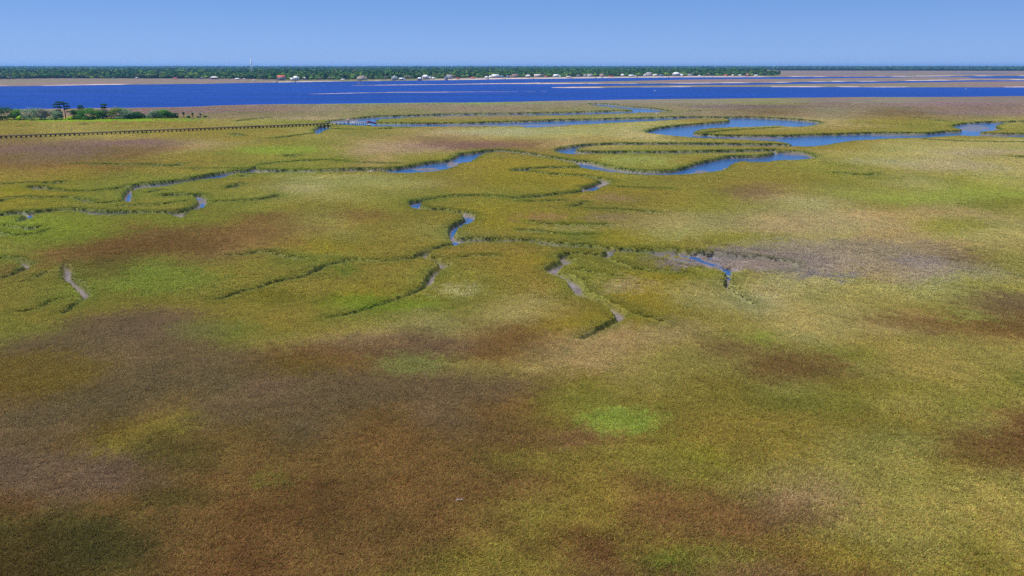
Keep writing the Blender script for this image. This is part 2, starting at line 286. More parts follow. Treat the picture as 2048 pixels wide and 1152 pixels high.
def chaikin(P, closed, n=2):
    P = np.asarray(P, float)
    for _ in range(n):
        if closed:
            Q = np.roll(P, -1, 0); P = np.stack([P * .75 + Q * .25, P * .25 + Q * .75], 1).reshape(-1, P.shape[1])
        else:
            A, B = P[:-1], P[1:]
            M = np.stack([A * .75 + B * .25, A * .25 + B * .75], 1).reshape(-1, P.shape[1])
            P = np.concatenate([P[:1], M, P[-1:]])
    return P
CPOLY, CLINE = [], []
for P in POLYS:
    P = chaikin(P, True, 2); x, y = unproj(P[:, 0], P[:, 1]); CPOLY.append(np.stack([x, y], 1))
for L in LINES:
    L = chaikin(L, False, 2); x, y = unproj(L[:, 0], L[:, 1]); CLINE.append(np.stack([x, y, L[:, 2] * np.clip(y / 230, .36, 1.1) + .28], 1))
# order of the shore: it is a graph over the bearing t = x/y
sx, sy = unproj([p[0] for p in SHORE], [p[1] for p in SHORE], -1.5)
SH_T, SH_Y = sx / sy, sy
def shore_y(t): return np.interp(t, SH_T, SH_Y)

def inside_depth(x, y):
    """metres inside the channel outline (negative outside, floor -12)"""
    out = np.full(x.shape, -12.0)
    for P in CPOLY:
        lo, hi = P.min(0) - 12, P.max(0) + 12
        m = np.where((x > lo[0]) & (x < hi[0]) & (y > lo[1]) & (y < hi[1]))[0]
        if not len(m): continue
        X, Y = x[m], y[m]; d2 = np.full(len(m), 1e9); ins = np.zeros(len(m), bool)
        Q = np.roll(P, -1, 0)
        for (ax, ay), (bx, by) in zip(P, Q):
            ex, ey = bx - ax, by - ay; L2 = ex * ex + ey * ey + 1e-12
            s = np.clip(((X - ax) * ex + (Y - ay) * ey) / L2, 0, 1)
            dx, dy = X - ax - s * ex, Y - ay - s * ey
            np.minimum(d2, dx * dx + dy * dy, out=d2)
            if ay != by:
                c = (ay > Y) != (by > Y)
                ins ^= c & (X < ex * (Y - ay) / (ey if ey else 1e-12) + ax)
        d = np.sqrt(d2); d[~ins] *= -1
        out[m] = np.maximum(out[m], d)
    polyd = out.copy()
    for L in CLINE:
        lo, hi = L[:, :2].min(0) - 14, L[:, :2].max(0) + 14
        m = np.where((x > lo[0]) & (x < hi[0]) & (y > lo[1]) & (y < hi[1]))[0]
        if not len(m): continue
        X, Y = x[m], y[m]; best = np.full(len(m), -12.0)
        for (ax, ay, aw), (bx, by, bw) in zip(L[:-1], L[1:]):
            ex, ey = bx - ax, by - ay; L2 = ex * ex + ey * ey + 1e-12
            s = np.clip(((X - ax) * ex + (Y - ay) * ey) / L2, 0, 1)
            d = (aw + s * (bw - aw)) / 2 - np.hypot(X - ax - s * ex, Y - ay - s * ey)
            np.maximum(best, d, out=best)
        out[m] = np.maximum(out[m], best)
    # narrow runs drain dry at low tide: never deeper than their mud floor
    soft = np.where(out > 0, np.minimum(out * .6, .5), out)
    return np.where(out > polyd, np.maximum(polyd, soft), out)
def edge_wobble(x, y):
    return 0.7 * fbm(x / 2.2, y / 2.2, 5, 2) + 0.9 * fbm(x / 9.0, y / 9.0, 9, 2)

# ------------------------------------------------------------------ what grows where: a survey grid of the plant cover (colour seen from above, lens vignette painted into the near rows)
PAL = {'o': (125,115,50), 'g': (122,121,50), 'b': (134,138,58), 'y': (130,120,42), 'n': (116,94,51), 'd': (104,80,43), 'p': (111,94,64), 't': (144,130,86),
       'k': (144,138,84), 'l': (140,129,112), 'e': (93,84,40), 'u': (77,67,30), 'r': (124,102,62), 'm': (115,97,67), 'q': (134,127,66), 's': (149,142,98), 'j': (110,91,42), 'f': (124,115,88), 'h': (120,117,70), 'i': (120,104,86)}
GRID = [
 (205, 'iiiiifffffffhifii'), (225, 'ttiiifhffhhfpfpii'), (245, 'oqooqggooqkoktogq'), (265, 'oqqooqotkksooogog'), (290, 'mpmtogtmrtqqookkk'),
 (310, 'pmnoggtgooggqqksq'), (335, 'nnooggooyygoogqkk'), (360, 'oyggokkoyygoogkgk'), (385, 'yygggkgggyogmqbbb'), (410, 'gygogogoyoogksqtg'),
 (435, 'ggggnqooyyoktktkq'), (465, 'bgnnnqoqogyktktkk'), (490, 'gndnryoooogogkttq'), (520, 'gnegogooygoolltpq'), (550, 'noggooogogygqltlq'),
 (580, 'oogoooygogyokskkq'), (610, 'ooooooggkoyqkkqqp'), (640, 'ggppooqknyoqkktnn'), (670, 'gpppoqtpnttqkqqqn'), (700, 'nppppnnpntqrqgqqq'),
 (740, 'jjpppjnqqtqqrqqqq'), (780, 'ppprmppppoqoqogqg'), (820, 'ppjoppppngooggqgq'), (860, 'pnoenpnpnooooooqn'), (900, 'mmmennnnnroooqqnd'),
 (940, 'mnmnnnnnoogoqqqon'), (980, 'mmnendnnnonntqqqq'), (1020, 'deenddnnoonnnqqqq'), (1060, 'euundnnnodonoqqoq'), (1100, 'uuundnnoonegnoqoq'), (1150, 'uuendnooonnrrnooo'), (1250, 'uunndnooonnnrnooo')]
GY = np.array([g[0] for g in GRID], float)
GC = np.array([[lin(PAL[c]) for c in g[1]] for g in GRID])
PATCH = [  # px, py, rx, ry, colour, strength, softness
 (1240,843,80,28,(127,137,42),.95,.14),(830,727,78,25,(120,122,50),.85,.25),(100,738,115,38,(112,97,26),.75,.3),(440,662,90,22,(118,124,36),.8,.4),(1508,675,42,14,(138,144,42),.75,.5),
 (1565,738,100,32,'n',.8,.3),(555,772,45,26,(126,102,62),.5,.5),(545,958,40,11,(116,126,28),.7,.6),(1390,905,52,17,(132,130,28),.7,.5),(1312,1112,46,15,(118,126,28),.7,.5),(1650,1120,70,30,'y',.35,.6),
 (1780,640,90,9,'n',.75,.5),(1930,655,120,10,'n',.7,.5),(1950,634,70,7,(138,144,54),.8,.4),(1850,390,190,14,(130,136,46),.5,.5),(720,430,60,12,'n',.7,.5),(300,490,190,15,'d',.75,.5),(560,455,90,9,'r',.5,.6),
 (1690,513,200,36,(134,123,98),.75,.5),(1420,520,110,20,(124,112,100),.95,.3),(1560,524,90,20,(128,116,100),.85,.45),(1850,525,42,9,(126,118,112),.5,.5),(1640,552,80,6,(112,106,108),.75,.5),(905,580,38,14,(156,150,104),.6,.5),(1245,572,45,14,(150,134,100),.6,.5),(1410,590,95,26,(148,142,92),.5,.5),(1520,610,70,18,(142,140,96),.5,.5),
 (930,291,120,7,(118,90,68),.6,.4),(790,297,100,11,(148,130,98),.6,.5),(560,300,95,7,(122,136,34),.75,.4),(90,385,80,11,'y',.6,.5),(35,376,50,7,(124,124,16),.7,.4),(70,460,150,26,(112,124,20),.6,.5),(300,440,150,14,(114,122,22),.45,.5),
 (345,555,110,34,(112,124,32),.7,.4),(690,538,42,7,(94,110,22),.8,.3),(550,590,62,13,(110,106,14),.6,.5),(720,600,60,14,(110,126,20),.6,.5),(800,610,80,10,(116,134,24),.6,.5),(1160,454,110,6,(150,142,92),.6,.5),(1640,445,150,22,(150,136,98),.5,.5),(1900,450,70,16,(128,126,20),.6,.5),
 (1270,322,95,9,(136,140,58),.75,.35),(1240,397,45,5,(132,106,80),.5,.5),(1080,432,50,4,(148,110,86),.5,.5),(1225,434,45,5,(136,112,82),.5,.5),(740,385,110,14,(136,130,52),.5,.5),(600,378,60,7,(160,146,104),.5,.5),(90,300,110,9,(112,90,66),.6,.5),(240,285,130,6,(126,98,84),.5,.5),
 (1880,330,110,10,(150,138,104),.6,.5),(1760,322,80,6,(150,146,104),.5,.5),(1985,305,100,8,(150,136,110),.5,.5),(985,265,110,6,(150,146,112),.6,.5),(1060,262,150,6,(142,144,92),.5,.5),(640,237,80,4,(150,132,108),.5,.5),(740,270,60,6,(122,120,54),.5,.5),
 (170,226,230,7,(122,104,92),.7,.4),(370,222,80,8,(118,98,88),.6,.4),(205,239.5,215,2.6,(116,146,10),.95,.25),(1880,208,160,5,(126,102,84),.6,.5),(1500,213,130,4,(104,86,72),.6,.5),(1970,224,110,4,(124,104,84),.5,.5),(900,206.5,220,1.4,(112,134,40),.7,.4),(700,208.3,60,1.0,(108,134,30),.6,.4),
 (960,207.5,30,1.0,(120,150,40),.6,.4),(500,228,120,4,(108,112,44),.4,.5),(1350,440,150,16,(140,126,74),.4,.6),(1560,590,40,20,(146,138,100),.4,.6),(1330,900,60,40,'o',.3,.6),(1480,960,70,40,'q',.4,.6),(1600,1000,120,60,(122,108,66),.35,.7),(1180,880,70,20,(122,94,44),.4,.5),
 (930,775,120,40,'p',.5,.5),(640,810,120,40,'p',.35,.6),(760,690,160,22,(108,86,48),.5,.5),(150,945,190,50,(108,90,56),.55,.4),(330,660,120,22,(104,88,52),.5,.5),(1000,1040,90,40,'o',.4,.6),(1060,1090,60,20,'d',.4,.6),(230,1090,120,50,(78,80,24),.4,.6),(1960,905,90,40,'d',.5,.5),(1720,830,160,30,'o',.3,.6)]

def cover(x, y):
    """plant colour with the near vignette (linear) at ground points"""
    px, py = proj(x, y)
    D = np.hypot(x, y)
    wob = np.clip(D / 150.0, 0.35, 2.2)
    n1 = fbm(x / 26.0, y / 26.0, 31, 3); n2 = fbm(x / 26.0, y / 26.0, 47, 3)
    n3 = fbm(x / 7.0, y / 7.0, 61, 3); n4 = fbm(x / 7.0, y / 7.0, 71, 3)
    wx = x + 22 * n1 * wob + 5 * n3 * np.minimum(wob, 1.2); wy = y + 30 * n2 * wob + 6 * n4 * np.minimum(wob, 1.2)
    qx, qy = proj(wx, np.maximum(wy, 20))
    gx = np.clip(qx / 128.0, 0, 15.999); gi = np.floor(gx).astype(int); fx = gx - gi; fx = fx * fx * (3 - 2 * fx)
    gj = np.clip(np.searchsorted(GY, qy) - 1, 0, len(GY) - 2); fy = np.clip((qy - GY[gj]) / (GY[gj + 1] - GY[gj]), 0, 1); fy = fy * fy * (3 - 2 * fy)
    fx = fx[:, None]; fy = fy[:, None]
    c = (GC[gj, gi] * (1 - fx) + GC[gj, gi + 1] * fx) * (1 - fy) + (GC[gj + 1, gi] * (1 - fx) + GC[gj + 1, gi + 1] * fx) * fy
    # mixed stands: drifts of browner and greener plants
    f1 = fbm(x / 14.0, y / 14.0, 81, 4); f2 = fbm(x / 45.0, y / 45.0, 91, 3)
    f3 = fbm(x / 3.4, y / 3.4, 95, 3); f4 = fbm(x / 1.3, y / 1.3, 97, 2)
    c = c * (1 + np.clip(.34 * f1 + .30 * f3 + .22 * f4 * (D < 250), -.3, .3))[:, None]        # stands of different age and vigour
    k = np.clip(f1 * 1.3 + f2 * 1.2 + f3 * .9, -.6, .6)[:, None]
    c = c * (1 + k * np.array([0.07, -0.07, 0.02]))
    # patches keep their own outline; a little wobble only
    wx = x + (6 * n1 + 4 * n3) * wob; wy = y + (7 * n2 + 5 * n4) * wob
    qx, qy = proj(wx, np.maximum(wy, 20))
    for (cx, cy, rx, ry, col, st, soft) in PATCH:
        m = np.where((np.abs(qx - cx) < rx * 2) & (np.abs(qy - cy) < ry * 2))[0]
        if not len(m): continue
        r = np.hypot((qx[m] - cx) / rx, (qy[m] - cy) / ry)
        a = (st * (1 - sstep(1 - soft * .75, 1 + soft * .75, r + .35 * n3[m] + .25 * f3[m])))[:, None]
        cc = lin(PAL[col]) if isinstance(col, str) else lin((col[0], col[1], col[2] + (16 if col[2] < 85 else 6)))
        c[m] = c[m] * (1 - a) + cc * (0.9 + 0.2 * (f1[m][:, None] + .5)) * a
    return c
# ------------------------------------------------------------------ the near marsh: one terrain sheet with carved creeks and a beach
WATER_Z = -1.6
GAIN = 1.0; BLADE = 2.1
pys = np.concatenate([np.arange(1500, 1152, -7), np.arange(1152, 700, -3.0), np.arange(700, 420, -1.3), np.arange(420, 190, -.62), np.arange(190, 181, -1.0)])
_, rowD = unproj(np.full(len(pys), 1024.0), pys)
colT = np.arange(-1.16, 1.1601, 2.2 / F)
NR, NC = len(rowD), len(colT)
Y = np.repeat(rowD, NC); X = np.tile(colT, NR) * Y
d_in = inside_depth(X, Y) + edge_wobble(X, Y) * np.clip(Y / 260, .2, 1.6) * .6
shore = Y - shore_y(X / Y) + 10 * fbm(X / 40, Y / 40, 3, 3)          # > 0 : out in the river
def marsh_z(x, y, d, sh):
    z = -0.22 + 0.16 * fbm(x / 18, y / 18, 13, 3) + 0.10 * fbm(x / 1.1, y / 1.1, 15, 2)
    z = z + 0.08 * np.exp(-((d + 1.6) / 1.8) ** 2)                    # low levee along the creeks
    t = np.maximum(d, 0)
    slope = 0.30 + 0.35 * (fbm(x / 12, y / 12, 21, 2) + .3)
    bank = -1.2 * sstep(-0.2, 0.5, d) - slope * np.maximum(t - 0.45, 0) + 0.20 * fbm(x / .9, y / .9, 23, 2) * sstep(.3, 1, d)
    z = z + np.where(d > -0.15, np.maximum(bank, -2.3), 0)
    px, py = proj(x, y)
    for (cx, cy, rx, ry, h) in FLATS:                                  # exposed mud
        m = np.where((np.abs(px - cx) < rx * 1.6) & (np.abs(py - cy) < ry * 1.6) & (d > 0.3))[0]
        if len(m):
            r = np.hypot((px[m] - cx) / rx, (py[m] - cy) / ry); a = 1 - sstep(.6, 1.3, r + .6 * fbm(x[m] / 4, y[m] / 4, 27, 3))
            z[m] = np.where(z[m] < h, z[m] * (1 - a) + (h + .12 * fbm(x[m] / 2, y[m] / 2, 29, 2)) * a, z[m])
    for R in RILLS:
        R = chaikin(R, False, 2); rx, ry = unproj(R[:, 0], R[:, 1], -1.5)
        m = np.where((x > rx.min() - 4) & (x < rx.max() + 4) & (y > ry.min() - 4) & (y < ry.max() + 4) & (d > .25))[0]
        if len(m):
            dist = np.min(np.hypot(x[m][:, None] - rx[None], y[m][:, None] - ry[None]), 1) + .8 * fbm(x[m] / 2.5, y[m] / 2.5, 59, 2)
            z[m] = np.where(dist < .95, np.minimum(z[m], -1.72 + .25 * np.maximum(dist - .5, 0)), z[m])
    beach = -0.1 - (sh + 22) * 0.062                                   # sand shelving into the river
    z = np.where(sh > -22, np.minimum(z, np.maximum(beach, -4.0)), z)
    return z
Z = marsh_z(X, Y, d_in, shore)
col = cover(X, Y) * GAIN * .8
n_f = fbm(X / 3.0, Y / 3.0, 37, 2)
MUD, MUDW, SAND, BANKG = lin((126,114,103)), lin((106,98,98)), lin((206,186,168)), lin((84,100,34))
a = sstep(-3.2, -.8, d_in)[:, None] * ((.55 + .5 * fbm(X / 8, Y / 8, 41, 2)) * np.clip(Y / 400, .2, 1))[:, None]
col = col * (1 - a) + BANKG * a                                       # tall green cordgrass follows the creeks
a = sstep(0.15, 0.5, d_in)[:, None]
undercut_shade = lin((98,82,72)); shade_k = (sstep(1.5, .5, d_in) * (.55 + .9 * fbm(X / 5, Y / 5, 45, 2)))[:, None].clip(0, 1)  # peat brown painted on the bank wall for the shade of an undercut
mud = MUD * (1 + n_f[:, None] * .9); mud = mud * (1 - shade_k) + undercut_shade * shade_k; wet = sstep(-1.0, -1.5, Z)[:, None]
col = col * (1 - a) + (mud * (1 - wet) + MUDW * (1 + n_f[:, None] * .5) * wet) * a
sandk = sstep(-.25, .2, fbm(X / 90, Y / 25, 43, 3) + .25 * (np.abs(proj(X, Y)[0] - 540) < 230) - .12)
a = (sstep(-15, -8, shore) * (.25 + .75 * sandk))[:, None]
col = col * (1 - a) + SAND * a
V = np.stack([X, Y, Z], 1)
i = (np.arange(NR - 1)[:, None] * NC + np.arange(NC - 1)[None]).ravel()
FQ = np.stack([i, i + 1, i + NC + 1, i + NC], 1)
wpx, wpy = proj(X, Y)
sheen = (np.hypot((wpx - 1440) / 130, (wpy - 523) / 22) < 1) | (np.hypot((wpx - 1650) / 90, (wpy - 552) / 8) < 1)
wetv = np.clip(sstep(.4, .9, d_in) * sstep(-1.0, -1.5, Z) + sheen * sstep(-.1, .15, fbm(X / 5, Y / 9, 57, 3)) * ((d_in > .3) | (wpy > 540)), 0, 1)

mg = bpy.data.materials.new('marsh_ground'); mg.use_nodes = True
n, l = mg.node_tree.nodes, mg.node_tree.links
p = n['Principled BSDF']; p.inputs['Specular IOR Level'].default_value = 0.15
at = n.new('ShaderNodeAttribute'); at.attribute_name = 'Col'
aw = n.new('ShaderNodeAttribute'); aw.attribute_name = 'wet'
ge = n.new('ShaderNodeNewGeometry')
nz = n.new('ShaderNodeTexNoise'); nz.inputs['Scale'].default_value = 1.6; nz.inputs['Detail'].default_value = 4; nz.inputs['Roughness'].default_value = .65
l.new(ge.outputs['Position'], nz.inputs['Vector'])
mr = n.new('ShaderNodeMapRange'); mr.inputs[1].default_value = .28; mr.inputs[2].default_value = .72; mr.inputs[3].default_value = .55; mr.inputs[4].default_value = 1.4
l.new(nz.outputs['Fac'], mr.inputs[0])
mx = n.new('ShaderNodeMix'); mx.data_type = 'RGBA'; mx.blend_type = 'MULTIPLY'; mx.inputs[0].default_value = 1
l.new(at.outputs['Color'], mx.inputs[6]); l.new(mr.outputs[0], mx.inputs[7]); l.new(mx.outputs[2], p.inputs['Base Color'])
rr = n.new('ShaderNodeMapRange'); rr.inputs[3].default_value = .9; rr.inputs[4].default_value = .25; l.new(aw.outputs['Fac'], rr.inputs[0]); l.new(rr.outputs[0], p.inputs['Roughness'])
bp = n.new('ShaderNodeBump'); bp.inputs['Strength'].default_value = .6; bp.inputs['Distance'].default_value = .25
l.new(nz.outputs['Fac'], bp.inputs['Height']); l.new(bp.outputs[0], p.inputs['Normal'])
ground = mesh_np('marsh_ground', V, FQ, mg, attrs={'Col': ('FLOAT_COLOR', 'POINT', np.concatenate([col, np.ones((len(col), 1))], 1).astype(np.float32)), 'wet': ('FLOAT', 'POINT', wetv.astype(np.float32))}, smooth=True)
tag(ground, kind='structure')
del V, FQ, col, X, Y, Z, d_in, shore

# ------------------------------------------------------------------ water
def water_mat(name, base, rough, ior_lvl, wave, bump, foam=False):
    m = bpy.data.materials.new(name); m.use_nodes = True
    n, l = m.node_tree.nodes, m.node_tree.links; p = n['Principled BSDF']
    p.inputs['Roughness'].default_value = rough; p.inputs['Specular IOR Level'].default_value = ior_lvl
    p.inputs['IOR'].default_value = 1.33
    ge = n.new('ShaderNodeNewGeometry')
    nz = n.new('ShaderNodeTexNoise'); nz.inputs['Scale'].default_value = wave; nz.inputs['Detail'].default_value = 5; nz.inputs['Roughness'].default_value = .62
    l.new(ge.outputs['Position'], nz.inputs['Vector'])
    bp = n.new('ShaderNodeBump'); bp.inputs['Strength'].default_value = bump; bp.inputs['Distance'].default_value = .6
    l.new(nz.outputs['Fac'], bp.inputs['Height']); l.new(bp.outputs[0], p.inputs['Normal'])
    mp = n.new('ShaderNodeMapping'); mp.inputs['Scale'].default_value = (.004, .016, 1); l.new(ge.outputs['Position'], mp.inputs['Vector'])
    n2 = n.new('ShaderNodeTexNoise'); n2.inputs['Scale'].default_value = 1; n2.inputs['Detail'].default_value = 5; l.new(mp.outputs[0], n2.inputs['Vector'])
    mr = n.new('ShaderNodeMapRange'); mr.inputs[1].default_value = .3; mr.inputs[2].default_value = .7; mr.inputs[3].default_value = .8; mr.inputs[4].default_value = 1.25
    l.new(n2.outputs['Fac'], mr.inputs[0])
    mx = n.new('ShaderNodeMix'); mx.data_type = 'RGBA'; mx.blend_type = 'MULTIPLY'; mx.inputs[0].default_value = 1; mx.inputs[6].default_value = (*base, 1)
    l.new(mr.outputs[0], mx.inputs[7]); c = mx.outputs[2]
    if foam:
        n3 = n.new('ShaderNodeTexNoise'); n3.inputs['Scale'].default_value = .16; n3.inputs['Detail'].default_value = 3; n3.inputs['Roughness'].default_value = .7
        l.new(ge.outputs['Position'], n3.inputs['Vector'])
        fr = n.new('ShaderNodeMapRange'); fr.inputs[1].default_value = .735; fr.inputs[2].default_value = .80; l.new(n3.outputs['Fac'], fr.inputs[0])
        m2 = n.new('ShaderNodeMix'); m2.data_type = 'RGBA'; l.new(fr.outputs[0], m2.inputs[0]); l.new(c, m2.inputs[6]); m2.inputs[7].default_value = (.75, .78, .82, 1); c = m2.outputs[2]
    l.new(c, p.inputs['Base Color'])
    return m
mw_river = water_mat('river_water', (.001, .028, .20), .3, .012, .35, .5, foam=True)
mw_creek = water_mat('creek_water', (.02, .085, .24), .14, .34, .9, .14)
tt = np.linspace(-1.25, 1.25, 120); ys = shore_y(tt) - 14
V = np.concatenate([np.stack([tt * ys, ys, np.full(120, WATER_Z)], 1), np.stack([tt * 30000, np.full(120, 30000.), np.full(120, WATER_Z)], 1)])
FQ = np.array([(k, k + 1, k + 121, k + 120) for k in range(119)])
tag(mesh_np('river_water', V, FQ, mw_river), kind='structure')
ys2 = np.full(120, 15.0)
V = np.concatenate([np.stack([tt * ys2, ys2, np.full(120, WATER_Z)], 1), np.stack([tt * ys, ys, np.full(120, WATER_Z)], 1)])
tag(mesh_np('creek_water', V, FQ, mw_creek), kind='structure')

# ------------------------------------------------------------------ scattered grass: one object carries its tufts and the points they stand on
def scatter_nodes(name, nvar):
    ng = bpy.data.node_groups.new(name, 'GeometryNodeTree')
    ng.interface.new_socket('Geometry', in_out='INPUT', socket_type='NodeSocketGeometry'); ng.interface.new_socket('Geometry', in_out='OUTPUT', socket_type='NodeSocketGeometry')
    n, l = ng.nodes, ng.links
    gi = n.new('NodeGroupInput'); go = n.new('NodeGroupOutput')
    def na(nm, typ):
        a = n.new('GeometryNodeInputNamedAttribute'); a.data_type = typ; a.inputs['Name'].default_value = nm
        return [s for s in a.outputs if s.enabled and s.name == 'Attribute'][0]
    role = na('role', 'INT')
    def sep(k):
        c = n.new('FunctionNodeCompare'); c.data_type = 'INT'; c.operation = 'EQUAL'
        ii = [s for s in c.inputs if s.enabled]
        l.new(role, ii[0]); ii[1].default_value = k
        s = n.new('GeometryNodeSeparateGeometry'); s.domain = 'POINT'
        l.new(gi.outputs[0], s.inputs['Geometry']); l.new(c.outputs[0], s.inputs['Selection'])
        return s.outputs['Selection']
    j = n.new('GeometryNodeJoinGeometry')
    for k in range(nvar):
        t = n.new('GeometryNodeGeometryToInstance'); l.new(sep(2 + k), t.inputs[0]); l.new(t.outputs[0], j.inputs[0])
    ip = n.new('GeometryNodeInstanceOnPoints'); l.new(sep(1), ip.inputs['Points']); l.new(j.outputs[0], ip.inputs['Instance'])
    ip.inputs['Pick Instance'].default_value = True
    l.new(na('var', 'INT'), ip.inputs['Instance Index']); l.new(na('rot', 'FLOAT_VECTOR'), ip.inputs['Rotation']); l.new(na('scl', 'FLOAT_VECTOR'), ip.inputs['Scale'])
    jo = n.new('GeometryNodeJoinGeometry'); l.new(sep(0), jo.inputs[0]); l.new(ip.outputs[0], jo.inputs[0]); l.new(jo.outputs[0], go.inputs[0])
    return ng
def scatter(name, variants, pts, scl, colr, mats, keep=None, tilt=0.06):
    """variants: list of (V, tri/quad faces); keep: (V, F, C) faces that stay as they are (material 0), variants use the last material"""
    Vs, Fs, role, fm, Cs = [], [], [], [], []
    b = 0
    if keep is not None:
        Vs.append(keep[0]); Fs.append(keep[1]); role.append(np.zeros(len(keep[0]), int)); fm.append(np.zeros(len(keep[1]), int)); Cs.append(keep[2]); b += len(keep[0])
    for k, (v, f) in enumerate(variants):
        Vs.append(v); Fs.append(f + b); role.append(np.full(len(v), 2 + k)); fm.append(np.full(len(f), len(mats) - 1)); Cs.append(np.ones((len(v), 3))); b += len(v)
    nP = len(pts)
    Vs.append(pts); role.append(np.ones(nP, int)); Cs.append(colr)
    V = np.concatenate(Vs); FQ = np.concatenate(Fs); N = len(V)
    rot = np.zeros((N, 3), np.float32); sc = np.ones((N, 3), np.float32); var = np.zeros(N, np.int32)
    rot[b:, 2] = rng.uniform(0, 6.283, nP); rot[b:, 0] = rng.normal(0, tilt, nP); rot[b:, 1] = rng.normal(0, tilt, nP)
    sc[b:] = scl; var[b:] = rng.integers(0, len(variants), nP)
    C = np.concatenate([np.concatenate(Cs), np.ones((N, 1))], 1).astype(np.float32)
    o = mesh_np(name, V, FQ, mats, fmat=np.concatenate(fm), attrs={'role': ('INT', 'POINT', np.concatenate(role).astype(np.int32)), 'rot': ('FLOAT_VECTOR', 'POINT', rot),
        'scl': ('FLOAT_VECTOR', 'POINT', sc), 'var': ('INT', 'POINT', var), 'Col': ('FLOAT_COLOR', 'POINT', C)})
    md = o.modifiers.new('scatter', 'NODES'); md.node_group = scatter_nodes(name + '_nodes', len(variants))
    return o
def tuft_patch(radius, ntuft, nblade, h0, h1, wd, lean, seed):
    r = np.random.default_rng(seed); V, Fc = [], []
    for _ in range(ntuft):
        q = radius * math.sqrt(r.random()); a = r.uniform(0, 6.283); cx, cy = q * math.cos(a), q * math.sin(a)
        hk = r.uniform(.75, 1.2)
        for _ in range(nblade):
            az = r.uniform(0, 6.283); h = r.uniform(h0, h1) * hk; ln = abs(r.normal(0, lean)) * h
            bx, by = cx + r.normal(0, .06) , cy + r.normal(0, .06)
            fx, fy = math.cos(az + r.uniform(1, 2)), math.sin(az + r.uniform(1, 2)); ww = wd * r.uniform(.7, 1.3) / 2
            tx, ty = bx + ln * math.cos(az), by + ln * math.sin(az)
            mx_, my_ = bx + ln * .4 * math.cos(az), by + ln * .4 * math.sin(az)
            b = len(V)
            V += [(bx - fx * ww, by - fy * ww, -.1), (bx + fx * ww, by + fy * ww, -.1), (mx_ + fx * ww * .9, my_ + fy * ww * .9, h * .6), (mx_ - fx * ww * .9, my_ - fy * ww * .9, h * .6),
                  (tx + fx * ww * .15, ty + fy * ww * .15, h), (tx - fx * ww * .15, ty - fy * ww * .15, h)]
            Fc += [(b, b + 1, b + 2, b + 3), (b + 3, b + 2, b + 4, b + 5)]
    return np.array(V), np.array(Fc)
m_grass = foliage_mat('marsh_grass_blades', 'INSTANCER', 'Col', transl=.5, var=.6, hue=.045, tint=(.36, .25, .12, .35))
def ring_points(n, d0, d1, tmax):
    asp = (d1 - d0) / (tmax * (d0 + d1)); nt = max(2, int(math.sqrt(n / asp))); nd = max(2, int(n / nt))      # one plant stand per cell: no bald gaps
    a = np.repeat(np.arange(nd), nt); b = np.tile(np.arange(nt), nd)
    D = np.sqrt(d0 * d0 + (d1 * d1 - d0 * d0) * (a + rng.random(len(a))) / nd); t = -tmax + 2 * tmax * (b + (a % 2) * .5 + rng.random(len(a)) * .9) / nt; return t * D, D
bx, by, bs = [], [], []
for (d0, d1, tm, cnt, s) in ((36, 120, 1.08, 66000, 1.05), (120, 260, 1.0, 80000, 1.5), (260, 480, .95, 80000, 2.3), (480, 820, .9, 60000, 3.0)):
    x, y = ring_points(cnt, d0, d1, tm); bx.append(x); by.append(y); bs.append(np.full(len(x), s))
gx, gy, gs = np.concatenate(bx), np.concatenate(by), np.concatenate(bs)
d = inside_depth(gx, gy) + edge_wobble(gx, gy) * np.clip(gy / 260, .2, 1.6) * .6
ok = d < -.5 * np.minimum(gs, 2)
ok &= rng.random(len(gx)) < 1 - .8 * sstep(560, 820, gy)
ok &= gy < shore_y(gx / gy) - 30
pan = np.ones(len(gx))                                            # sparse growth on the pans
ppx, ppy = proj(gx, gy)
wet_pan = ((np.abs(ppx - 1440) < 110) & (np.abs(ppy - 522) < 26) & (d > 0) & (rng.random(len(gx)) < .38)) | ((np.abs(ppx - 1540) < 90) & (np.abs(ppy - 524) < 18) & (d > 0))
ok |= wet_pan
for (cx, cy, rx, ry) in ((1700, 520, 190, 34), (1440, 522, 120, 24), (1240, 572, 40, 12), (905, 580, 32, 12)):
    r = np.hypot((ppx - cx) / rx, (ppy - cy) / ry); pan = np.minimum(pan, .6 + .4 * sstep(.5, 1.1, r))
ok &= rng.random(len(gx)) < pan
gx, gy, gs, d = gx[ok], gy[ok], gs[ok], d[ok]
tz = marsh_z(gx, gy, d, gy - shore_y(gx / gy)); ok = tz > -1.55; gx, gy, gs, d = gx[ok], gy[ok], gs[ok], d[ok]
gz = marsh_z(gx, gy, d, gy - shore_y(gx / gy))
jit = np.clip(gy * .012, .6, 5)                                    # neighbouring stands grow into each other
c = cover(gx + rng.normal(0, 1, len(gx)) * jit, gy + rng.normal(0, 1, len(gx)) * jit * 1.3) * GAIN
hn = np.where(d > 0, .5, 1) * (.95 + .5 * fbm(gx / 10, gy / 10, 51, 3) + .9 * fbm(gx / 1.9, gy / 1.9, 55, 2))
sc = np.stack([gs, gs, (.8 + .2 * gs) * hn], 1)
a = (sstep(-3.0, -.8, d) * np.clip(gy / 500, .15, .7) * (d < .2))[:, None]
c = c * (1 - a) + BANKG * a
c = c * BLADE * rng.uniform(.93, 1.07, len(gx))[:, None]
grass = scatter('marsh_grass', [tuft_patch(.58, 40, 4, .14, .34, .045, .9, 100 + k) for k in range(6)], np.stack([gx, gy, gz], 1), sc, c, [m_grass])
tag(grass, kind='stuff')

